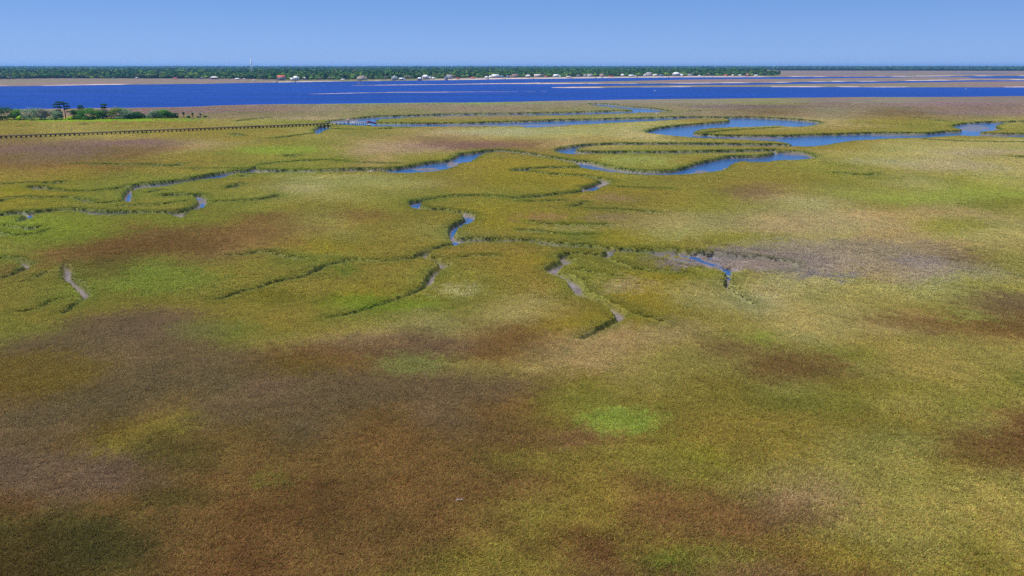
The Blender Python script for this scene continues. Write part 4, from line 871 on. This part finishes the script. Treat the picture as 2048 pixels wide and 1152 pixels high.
# docks on the far shore
def far_dock(px, py, wpx, label, z=.3):
    x, y = wpt(px, py); s = px_m(px, py); wd = wpx * s
    t = empty('dock', (x, y, WATER_Z), math.atan2(-x, y)); tag(t, label, 'dock', 'docks along the far shore')
    MB().box((0, 0, 2.0), (wd, 5, .35)).box((wd * .2, 22, 2.0), (2.4, 39, .3)).build('deck', M['old_wood'], t)
    for k in range(max(3, int(wd / 5))):
        MB().tube((-wd / 2 + .6 + k * (wd - 1.2) / (max(3, int(wd / 5)) - 1), -1.8, -1), (-wd / 2 + .6 + k * (wd - 1.2) / (max(3, int(wd / 5)) - 1), -1.8, 2.9), .22).build('pile', M['dark_wood'], t)
    MB().box((wd * .25, 0, 4.6), (wd * .3, 4.4, .3)).build('roof', M['dark_wood'], t)
    for sx_ in (-1, 1): MB().box((wd * .25 + sx_ * wd * .13, 1.5, 3.3), (.25, .25, 2.3)).build('post', M['dark_wood'], t)
for q in [(588,164.3,12,'dark dock in front of the winged white house'),(553,165,6,'short dock below the bright red roof'),(719,162.8,8,'dark dock below the large cream house with the brown roof'),(785,161.8,11,'dark pier in front of the white steep gabled house'),(838,161.2,7,'dock under the low white pavilion boathouse'),(893,160.4,7,'dark dock under the tall narrow boathouse on piles'),(975,158.9,6,'short dock before the low white peaked house'),(1008,158.4,9,'dock before the bluish low house'),(1064,157.8,12,'wide dark dock between the white hipped and the pinkish house'),(1140,156.9,14,'long low dock before the grey waterside house'),(1190,156.4,9,'dock before the white house with a tall chimney'),(1204,156.2,6,'small dock at the dusky pink house'),(1274,155.5,4,'short dark dock right of the two part white roof'),(1336,154.9,6,'dock left of the arched white mansion')]: far_dock(*q)

# ------------------------------------------------------------------ trees of the far shore that stand out from the wood
m_leafs = {k: foliage_mat(k, col=tuple(float(q) * 2.3 for q in lin(c)), transl=.25, var=.4, hue=.02) for k, c in [('dark_green_leaves', (46,74,40)), ('mid_green_leaves', (70,104,46)), ('light_green_leaves', (104,128,58)), ('grey_leaves', (112,110,96)), ('grey_green_leaves', (96,112,84)), ('olive_leaves', (90,104,48)), ('pine_needles', (44,70,34)), ('palm_leaves', (92,110,44)), ('dry_twigs', (140,124,118)), ('lime_leaves', (128,152,30))]}
def trunk_mb(h, r, seed, limbs=3, lean=.0):
    rr = random.Random(seed); mb = MB(); top = Vector((rr.uniform(-1, 1) * lean, rr.uniform(-1, 1) * lean, h)); mid = top * .55 + Vector((rr.uniform(-.2, .2), rr.uniform(-.2, .2), 0))
    mb.tube((0, 0, -.3), mid, r, r * .75).tube(mid, top, r * .75, r * .35)
    for k in range(limbs):
        a = 6.283 * (k + rr.random() * .6) / limbs; p = mid.lerp(top, rr.uniform(0, .7)); mb.tube(p, p + Vector((math.cos(a) * h * .32, math.sin(a) * h * .32, h * rr.uniform(.15, .3))), r * .45, r * .15)
    return mb
def tree(name, label, cat, group, loc, w_, h, leaf, seed, nleaf=260, lsz=None, bark='bark', lobes=None, tr=None):
    t = empty(name, loc, random.uniform(0, 6.28)); tag(t, label, cat, group)
    V, Fq = crown_mesh(lobes or round_lobes(w_, h, 6, seed), nleaf, lsz or w_ * .09, seed + 1); mesh_np('crown', V, Fq, m_leafs[leaf], t)
    (tr or trunk_mb(h * .62, w_ * .035, seed)).build('trunk', M[bark], t)
    return t
def dup_tree(src, loc, sc, rz):
    c = src.copy(); COL.objects.link(c); c.location = loc; c.rotation_euler = (0, 0, rz); c.scale = sc
    for ch in src.children:
        d = ch.copy(); COL.objects.link(d); d.parent = c
    return c
kinds = [('mid_green_leaves', 'green round topped tree at the wood edge behind the far shore houses'), ('light_green_leaves', 'pale green round topped tree at the wood edge behind the far shore houses'), ('grey_leaves', 'grey moss hung tree at the wood edge behind the far shore houses'), ('dark_green_leaves', 'dark green tree at the wood edge behind the far shore houses')]
kk = {'mid_green_leaves': 'green', 'light_green_leaves': 'pale green', 'grey_leaves': 'grey', 'dark_green_leaves': 'dark green'}
SHT = [(20,2),(150,0),(185,1),(205,1),(215,0),(375,1),(390,0),(412,1),(447,1),(460,0),(497,3),(518,0),(540,1),(550,3),(577,0),(583,1),(622,1),(634,0),(641,2),(650,3),(661,2),(668,1),(676,0),(697,3),(705,1),(745,3),(752,1),(765,0),(772,2),(812,2),(820,2),(826,0),(876,0),(882,1),(908,2),(925,1),(934,1),(955,0),(962,1),(1043,0),(1048,1),(1085,2),(1096,1),(1101,0),(1125,0),(1131,1),(1148,3),(1190,1),(1214,0),(1230,3),(1236,0),(1253,0),(1275,1),(1281,0),(1333,1),(1340,0),(1372,1),(1408,0),(1416,2),(1425,3),(1433,1),(1441,0),(1458,3),(1472,0),(1487,3),(1503,1),(1520,0),(1528,3),(1536,0),(1543,3),(1549,0)]
protos = {}
for j, (px, kd) in enumerate(SHT):
    py = float(np.interp(px, fx_, fy_)) + .35 + (.3 if px > 1400 else 0); x, y = wpt(px, py, -.6); s = px_m(px, py)
    wv_, hv = random.uniform(7, 10) * s / 1.5, random.uniform(6.0, 8.2) * s
    if px > 1500: hv *= .8
    if kd not in protos:
        protos[kd] = tree('shore_tree', kinds[kd][1], 'tree', kk[kinds[kd][0]] + ' trees along the far shore', (x, y, -.8), 10, 10, kinds[kd][0], 400 + kd, 240, 1.0); o = protos[kd]
    else: o = dup_tree(protos[kd], (x, y, -.8), (1, 1, 1), random.uniform(0, 6.28))
    k = wv_ / 7.5; o.scale = (k * 1.3, k * 1.3, hv / 10)

# ------------------------------------------------------------------ masts and channel marks
def mast(px, top, base, label, colr, wid, zt=12):
    x, y = wpt(px, base, zt); s = px_m(px, base, zt); h = (base - top) * s + zt
    t = empty('radio_mast', (x, y, -1)); tag(t, label, 'mast'); leg = MB(); br = MB()
    P = [(wid * math.cos(a), wid * math.sin(a)) for a in (0.5, 2.6, 4.7)]
    for p in P: MB().tube((p[0] * 1.5, p[1] * 1.5, 0), (p[0] * .5, p[1] * .5, h), wid * .3, wid * .22, 5).build('leg', M[colr], t)
    nb = 16
    for k in range(nb):
        for q in range(3):
            a, b = P[q], P[(q + 1) % 3]; f0, f1 = 1.5 - k / nb, 1.5 - (k + 1) / nb
            br.tube((a[0] * f0, a[1] * f0, h * k / nb), (b[0] * f1, b[1] * f1, h * (k + 1) / nb), wid * .13, n=4, cap=False)
    br.build('bracing', M[colr], t); MB().tube((0, 0, h), (0, 0, h * 1.04), wid * .2, n=5).build('antenna', M[colr], t)
mast(504, 120, 144.5, 'tall white lattice mast rising out of the far woods above the horizon', 'white_paint', 3.4, 12)
mast(1028, 123.5, 137, 'thin grey mast on the horizon near the middle of the far woods, taller of two', 'grey_metal', .9, 12)
mast(1034.5, 129.5, 137, 'short thin dark mast on the horizon just right of the thin grey mast', 'dark_metal', .8, 12)
mast(616, 130, 137, 'short dark mast on the horizon above the winged white house', 'dark_metal', 1.2, 12)
mast(113, 129.8, 137, 'short dark mast on the horizon toward the left', 'dark_metal', 1.4, 12)
mast(580, 130.5, 137, 'faint short grey mast left of the short dark mast above the winged white house', 'grey_metal', .7, 12)
def marker(px, py, hpx, lean, label):
    x, y = wpt(px, py); s = px_m(px, py); h = hpx * s
    t = empty('channel_marker', (x, y, WATER_Z)); tag(t, label, 'channel marker', 'channel markers in the river')
    MB().tube((0, 0, -1), (lean * h, 0, h), .32, .26).build('pole', M['grey_metal'], t)
    MB().box((lean * h * .9, -.36, h * .82), (1.7, .1, 1.7)).build('board', M['white_paint'], t)
    MB().tube((lean * h, 0, h), (lean * h * 1.1, 0, h + .6), .2, .12).build('lamp', M['white_paint'], t)
marker(1309.5, 187.5, 6.6, 0, 'upright white channel marker with a square board in the blue river, right of centre')
marker(1929.5, 182.2, 4.6, .3, 'leaning white channel marker in the river at the far right')

# ------------------------------------------------------------------ boats
def hull_mb(L, B, H):
    prof = [(-.5, .86, .0), (-.3, 1, 0), (0, 1, .02), (.25, .82, .06), (.4, .5, .14), (.5, .04, .26)]
    mb = MB(); V = []; n = 5
    for (s, b, zl) in prof:
        w2 = B / 2 * b
        V += [(s * L, -w2, H * (1 + zl)), (s * L, -w2 * .72, H * .35 * (1 + zl)), (s * L, 0, zl * H * 1.2 - .1), (s * L, w2 * .72, H * .35 * (1 + zl)), (s * L, w2, H * (1 + zl))]
    Fc = []
    for k in range(len(prof) - 1):
        for q in range(4): Fc.append((k * n + q, k * n + q + 1, (k + 1) * n + q + 1, (k + 1) * n + q))
    Fc.append((0, 1, 2, 3, 4)); 
    b0 = len(V)                                                       # inner floor
    for (s, b, zl) in prof: V += [(s * L * .96, -B / 2 * b * .86, H * (.62 + zl)), (s * L * .96, B / 2 * b * .86, H * (.62 + zl))]
    for k in range(len(prof) - 1):
        Fc.append((b0 + 2 * k, b0 + 2 * k + 1, b0 + 2 * k + 3, b0 + 2 * k + 2))
        Fc.append((k * n, (k + 1) * n, b0 + 2 * k + 2, b0 + 2 * k)); Fc.append(((k + 1) * n + 4, k * n + 4, b0 + 2 * k + 1, b0 + 2 * k + 3))
    Fc.append((0, 4, b0 + 1, b0))
    return mb.add(V, Fc)
def motorboat(loc, rz, L, B, H, label, canopy):
    t = empty('motorboat', loc, rz); tag(t, label, 'boat')
    hull_mb(L, B, H).build('hull', M['white_paint'], t)
    MB().box((-.05 * L, 0, H * 1.15), (.12 * L, B * .4, H * .9)).build('console', M['white_paint'], t)
    MB().add([(-.0 * L, -B * .2, H * 1.62), (-.0 * L, B * .2, H * 1.62), (-.03 * L, B * .2, H * 2.1), (-.03 * L, -B * .2, H * 2.1)], [(0, 1, 2, 3)]).build('windscreen', m_win, t)
    MB().box((-.17 * L, 0, H * .95), (.07 * L, B * .5, H * .6)).build('seat', M['cream_wall'], t)
    e = MB().box((-.53 * L, 0, H * 1.05), (.07 * L, B * .2, H * .8)).box((-.53 * L, 0, H * .4), (.03 * L, B * .08, H * .9)); e.build('outboard_motor', M['dark_metal'], t)
    if canopy:
        c = MB().box((-.08 * L, 0, H * 3.1), (.36 * L, B * .85, .08)).build('canopy', M['white_paint'], t)
        for a in (-1, 1):
            for b in (-1, 1): MB().tube((-.08 * L + a * .15 * L, b * B * .36, H * .9), (-.08 * L + a * .15 * L, b * B * .36, H * 3.08), .05, n=5).build('pole', M['grey_metal'], c)
    return t
x, y = wpt(719, 168.9); motorboat((x, y, WATER_Z + .02), .35, 11.5, 3.2, 1.3, 'white motorboat crossing the far side of the river below the large cream house', True)
x, y = wpt(736.5, 250.6, -1.5); motorboat((x, y, WATER_Z + .02), -2.3, 4.6, 1.9, .62, 'white motorboat tied at the end of the pier under the red gangway', False)
x, y = unproj(1315, 227.2, -.1)
t = empty('skiff', (float(x), float(y), -.1), .2); tag(t, 'small white skiff lying in the marsh grass beyond the long straight creek', 'boat')
hull_mb(2.6, 1.1, .5).build('hull', M['white_paint'], t); MB().box((-.2, 0, .36), (.25, .9, .06)).build('seat', M['pale_wood'], t)

# ------------------------------------------------------------------ the long boardwalk and its pier
DZ = 1.4
path_px = [(-75,275.2),(0,272.1),(150,266.6),(300,260.6),(420,256.0),(520,252.0),(600,248.9),(660,246.6)]
pp = [Vector((*map(float, unproj(a, b, DZ)), DZ)) for a, b in path_px]
bw = empty('boardwalk', (pp[0].x, pp[0].y, 0)); org = Vector((pp[0].x, pp[0].y, 0))
tag(bw, 'long narrow boardwalk on dark piles crossing the marsh from the left edge to the pier', 'boardwalk')
dk, st_, rl = MB(), MB(), MB()
for a, b in zip(pp[:-1], pp[1:]):
    a_, b_ = a - org, b - org; sd = (b_ - a_).cross(Vector((0, 0, 1))).normalized()
    dk.bar(a_, b_, 1.7, .09)
    for q in (-.6, .6): st_.bar(a_ + sd * q - Vector((0, 0, .21)), b_ + sd * q - Vector((0, 0, .21)), .12, .3)
    for q in (-.8, .8): rl.bar(a_ + sd * q + Vector((0, 0, .2)), b_ + sd * q + Vector((0, 0, .2)), .1, .12)
dk.build('deck', M['old_wood'], bw); st_.build('stringer', M['dark_wood'], bw); rl.build('kerb_rail', M['old_wood'], bw)
tot = [0.0]
for a, b in zip(pp[:-1], pp[1:]): tot.append(tot[-1] + (b - a).length)
nb = 86
for k in range(nb):
    s = tot[-1] * (k + .3) / nb; j = max(i for i in range(len(tot) - 1) if tot[i] <= s); d_ = (pp[j + 1] - pp[j]).normalized(); c_ = pp[j] + d_ * (s - tot[j]) - org; sd = d_.cross(Vector((0, 0, 1)))
    b_ = MB(); b_.bar(c_ - sd * 1.15 + Vector((0, 0, -.56)), c_ + sd * 1.15 + Vector((0, 0, -.54)), .55, .32)
    for q in (-.75, .75):
        for e_ in (-.2, .2): b_.tube(c_ + sd * q + d_ * e_ + Vector((0, 0, -3.2)), c_ + sd * q + d_ * e_ + Vector((0, 0, -.74)), .2, .17, 6)
    b_.build('pile_bent', M['dark_wood'], bw)
# pier over the creek
p0 = Vector((*map(float, unproj(661, 246.4, DZ)), DZ)); p1 = Vector((*map(float, unproj(700, 245.3, DZ)), DZ)); p2 = Vector((*map(float, unproj(709, 246.4, DZ)), DZ)); p3 = Vector((*map(float, unproj(737, 246.0, DZ)), DZ))
pr_ = empty('pier', (p0.x, p0.y, 0)); o0 = Vector((p0.x, p0.y, 0)); tag(pr_, 'pale wooden pier over the blue creek at the end of the boardwalk', 'pier')
dk, rl = MB(), MB()
for a, b, w_ in ((p0, p1, 2.6), (p1, p2, 3.0), (p2, p3, 2.8)): dk.bar(a - o0, b - o0, w_, .16)
dk.build('deck', M['pale_wood'], pr_)
for a, b, kN in ((p0, p1, 5), (p1, p2, 2), (p2, p3, 7)):
    sd = (b - a).cross(Vector((0, 0, 1))).normalized()
    for k in range(kN):
        for q in (-1.2, 1.2):
            c_ = a.lerp(b, (k + .5) / kN) - o0 + sd * q; MB().tube(c_ + Vector((0, 0, -4)), c_ + Vector((0, 0, .7 if q > 0 else -.1)), .17, .15, 6).build('pile', M['dark_wood'] if k % 2 else M['dark_metal'], pr_)
    for q in (-1.25,): rl.bar(a - o0 + sd * q + Vector((0, 0, .95)), b - o0 + sd * q + Vector((0, 0, .95)), .1, .1); rl.bar(a - o0 + sd * q + Vector((0, 0, .5)), b - o0 + sd * q + Vector((0, 0, .5)), .06, .08)
rl.build('railing', M['white_paint'], pr_)
c_ = Vector((*map(float, unproj(696.5, 244.9, DZ)), DZ))
sh = empty('shelter', (c_.x, c_.y, DZ + .08), .2); tag(sh, 'small square wooden shelter standing on the pier deck', 'shelter')
MB().box((0, 0, .55), (1.7, 1.5, 1.1)).build('bench_box', M['pale_wood'], sh); rb = MB(); hip(rb, 1.9, 1.7, 1.95, .5, .2); rb.build('roof', M['pink_wall'], sh)
for a in (-1, 1):
    for b in (-1, 1): MB().box((a * .85, b * .75, 1.5), (.12, .12, .9)).build('post', M['pale_wood'], sh)
for (q, lab) in ((721, 'thin white lamp pole on the pier, left one of two'), (731, 'thin white lamp pole on the pier, right one nearer the red gangway')):
    c_ = Vector((*map(float, unproj(q, 245.6, DZ)), DZ)); t = empty('lamp_pole', (c_.x, c_.y, DZ + .05)); tag(t, lab, 'lamp pole', 'lamp poles on the pier')
    MB().tube((0, 0, 0), (0, 0, 2.3), .07, .05, 6).build('pole', M['white_paint'], t); MB().tube((0, 0, 2.3), (0, 0, 2.5), .12, .09, 8).build('lamp', M['white_paint'], t)
a = Vector((*map(float, unproj(736.5, 244.7, DZ + .4)), DZ + .4)); b = Vector((*map(float, unproj(752, 248.2, -1.0)), -1.0))
gw = empty('gangway', (a.x, a.y, 0)); og = Vector((a.x, a.y, 0)); tag(gw, 'red sided gangway sloping from the pier end down to the water', 'gangway')
MB().bar(a - og, b - og, 1.3, .12).build('deck', M['grey_metal'], gw); sd = (b - a).cross(Vector((0, 0, 1))).normalized()
for q in (-.68, .68): MB().bar(a - og + sd * q + Vector((0, 0, .45)), b - og + sd * q + Vector((0, 0, .45)), .08, .85).build('side_panel', M['red_paint'], gw)
MB().bar(a - og + Vector((0, 0, .1)) - (b - a).normalized() * .9, a - og + Vector((0, 0, .1)), 1.5, 1.5).build('gate', M['red_paint'], gw)
c_ = Vector((*map(float, unproj(716, 244.6, -1.3)), -1.3))
fd = empty('floating_dock', (c_.x, c_.y, -1.45), .1); tag(fd, 'low floating dock in the creek behind the pier', 'floating dock')
MB().box((0, 0, 0), (7.5, 2.0, .3)).build('deck', M['pale_wood'], fd)
for a in (-3.4, 3.4): MB().tube((a, 1.15, -2), (a, 1.15, 1.6), .15, n=6).build('pile', M['old_wood'], fd)

# ------------------------------------------------------------------ the wooded hammock at the left
def ground_z(x, y):
    x = np.array([x]); y = np.array([y]); d = inside_depth(x, y); return float(marsh_z(x, y, d, y - shore_y(x / y))[0])
BUSH = [  # px centre, base py, width px, height px, leaves, seed, label
 (2,240.3,46,25,'dark_green_leaves','tall dark green live oak at the left edge of the hammock'),
 (32,239.2,26,19,'mid_green_leaves','green bush between the dark live oak and the first grey bush'),
 (60,240,42,21,'grey_green_leaves','broad grey green bush, first grey one from the left'),
 (88,239.5,30,19,'grey_leaves','pale grey leafed bush left of the two tallest pines'),
 (111,239.3,28,17,'grey_green_leaves','low greyish bush at the foot of the tallest pine'),
 (153,238.6,26,18,'dark_green_leaves','dark green bush just right of the pine pair'),
 (172,239.4,36,21,'mid_green_leaves','large bright green bush under the round pine top'),
 (194,238.6,26,16,'mid_green_leaves','mid green bush left of the dead looking grey bush'),
 (211,237.6,28,19,'dry_twigs','dead looking lavender grey bush with bare twigs'),
 (232,237.8,32,20,'olive_leaves','olive topped bush right of the dead grey bush'),
 (252,238,30,18,'grey_green_leaves','grey green bush, last tall one of the long thicket'),
 (272,237.6,26,12,'dark_green_leaves','low dark bush at the right end of the long thicket'),
 (291,236.8,12,6,'grey_leaves','very small grey shrub in the gap of the thicket'),
 (308,236.8,24,14,'grey_green_leaves','grey bush, left of the detached pair'),
 (327,236.6,26,16,'mid_green_leaves','green topped bush, middle of the detached clump'),
 (343,236.6,18,9,'dark_green_leaves','low dark bush at the right end of the detached clump'),
 (375,236.2,7,4,'dark_green_leaves','low dark shrub between the leftmost and the middle palm'),
 (394,235.6,6,3.5,'grey_green_leaves','low grey green shrub between the middle and the rightmost palm'),
 (409,234.8,8,3.5,'olive_leaves','small low olive shrub just right of the rightmost palm'),
 (140,239.6,12,6,'lime_leaves','small lime green shrub between the pine pair and the dark green bush'),
 (36,241,10,7,'lime_leaves','small yellow green shrub in front of the thicket near the left edge'),
]
for j, (px, py, wp, hp, leaf, lab) in enumerate(BUSH):
    x, y = map(float, unproj(px, py, 0)); s = px_m(px, py); w_, h = wp * s * 1.32, hp * s * 1.32
    r = np.random.default_rng(500 + j)
    L = [(0, 0, h * .5, w_ * .34, w_ * .3, h * .42)] + [(r.uniform(-.3, .3) * w_, r.uniform(-.22, .22) * w_, h * r.uniform(.25, .68), w_ * r.uniform(.14, .24), w_ * r.uniform(.14, .22), h * r.uniform(.18, .3)) for _ in range(9)]
    L += [(r.uniform(-.42, .42) * w_, r.uniform(-.25, .1) * w_, h * r.uniform(.1, .24), w_ * r.uniform(.16, .24), w_ * r.uniform(.14, .2), h * r.uniform(.14, .22)) for _ in range(7)]
    nl = int(300 + 2400 * min(1, (w_ / 14)))
    tree('live_oak' if hp > 17 else 'bush', lab, 'tree' if hp > 17 else 'bush', 'trees and bushes of the hammock', (x, y + 2, ground_z(x, y) - .05), w_, h, leaf, 520 + j, int(nl * (.7 if 'twigs' in leaf else 1)), .33, 'grey_bark', L, trunk_mb(h * .7, .22, 540 + j, 6))
def pine(px, py, hp, crown, lab, seed, lean=.6):
    x, y = map(float, unproj(px, py, 0)); s = px_m(px, py); h = hp * s; r = np.random.default_rng(seed)
    L = [(cx * s, r.uniform(-.8, .8), h - cy * s, w_ * s / 2, w_ * s / 2.4, hh_ * s / 2) for (cx, cy, w_, hh_) in crown]
    t = empty('pine_tree', (x, y, ground_z(x, y) - .05)); tag(t, lab, 'tree', 'pines of the hammock')
    V, Fq = crown_mesh(L, 1100, .3, seed); mesh_np('crown', V, Fq, m_leafs['pine_needles'], t)
    mb = MB(); mb.tube((0, 0, -.3), (.15, .1, h * .55), .34, .26).tube((.15, .1, h * .55), (.1, 0, h * .95), .26, .12)
    for (lx, ly, lz, *_r) in L: mb.tube((.13, .05, lz - .8), (lx, ly, lz), .12, .05, 5)
    mb.build('trunk', M['bark'], t)
pine(123.5, 238.4, 35, [(-1,2,14,5),(-5,6,13,5),(2,6,12,5),(-7,11,14,4),(0,12,10,4),(-4,17,9,3)], 'tallest pine of the hammock, flat layered crown, left one of the pair', 601)
pine(132, 238.2, 35, [(0,2,9,4),(4,5,12,4),(5,10,13,4),(8,14,9,3),(3,15,7,3),(6,20,6,2)], 'slender tall pine with branches leaning right, right one of the pair', 602)
pine(166, 238.6, 28, [(0,2,11,4),(0,6,13,4)], 'pine with a round dark top above the bright green bush', 603)
pine(213, 237.4, 29, [(0,2,12,5),(-1,7,12,5)], 'pine with a round top rising behind the dead grey bush', 604)
def palm(px, py, hp, lab, leaf, seed, dry=False):
    x, y = map(float, unproj(px, py, 0)); s = px_m(px, py); h = hp * s; r = np.random.default_rng(seed)
    t = empty('palm_tree', (x, y, ground_z(x, y) - .05)); tag(t, lab, 'palm', 'cabbage palms at the end of the hammock')
    V, Fq = [], []
    for k in range(46):
        az = r.uniform(0, 6.28); el = r.uniform(-.6, 1.3); ln = r.uniform(1.2, 1.8); p = np.array([0, 0, h * .86]); prev = None
        for q in range(4):
            wdt = [.12, .4, .34, .05][q]; dd = np.array([math.cos(az) * math.cos(el), math.sin(az) * math.cos(el), math.sin(el)]); sdv = np.array([-math.sin(az), math.cos(az), 0])
            V += [p - sdv * wdt, p + sdv * wdt]; 
            if prev is not None: Fq.append((prev, prev + 1, prev + 3, prev + 2))
            prev = len(V) - 2; p = p + dd * ln / 3; el -= .55
    mesh_np('crown', np.array(V), np.array(Fq), m_leafs[leaf], t)
    MB().tube((0, 0, -.3), (.1, 0, h * .45), .34, .28).tube((.1, 0, h * .45), (0, 0, h * .88), .28, .32).build('trunk', M['bark'], t)
palm(368, 236, 12, 'dark green cabbage palm, leftmost of the three short palms', 'dark_green_leaves', 611)
palm(386, 235.8, 11, 'cabbage palm with a yellowish drooping crown, middle of the three short palms', 'palm_leaves', 612)
palm(402, 235, 9, 'small leaning palm, rightmost of the three short palms', 'grey_leaves', 613)
# bleached drift branch in the near grass
x, y = map(float, unproj(919, 1001.5, 0))
t = empty('driftwood', (x, y, ground_z(x, y) + .2), .15); tag(t, 'bleached driftwood branch lying on the near brown grass', 'driftwood')
db = MB(); db.tube((-.35, 0, .1), (.1, .05, .16), .05, .045).tube((.1, .05, .16), (.42, -.04, .1), .045, .02).tube((-.1, .02, .13), (-.25, .2, .24), .03, .012).tube((.15, .05, .15), (.3, .24, .22), .03, .01)
db.build('branch', pmat('bleached_wood', (.42, .34, .27), .9, .2, .15, 6), t)

# ------------------------------------------------------------------ sea air: one box of thin haze round everything
hm = bpy.data.materials.new('haze'); hm.use_nodes = True; hn_ = hm.node_tree.nodes; hn_.remove(hn_['Principled BSDF'])
pv = hn_.new('ShaderNodeVolumePrincipled'); pv.inputs['Color'].default_value = (.26, .54, 1.0, 1); pv.inputs['Density'].default_value = 4.5e-5; pv.inputs['Anisotropy'].default_value = .2
hm.node_tree.links.new(pv.outputs[0], hn_['Material Output'].inputs['Volume'])
hz = MB().box((0, 10000, 31), (44000, 26000, 78)).build('haze', hm); tag(hz, kind='stuff')
print('objects', len(bpy.data.objects))
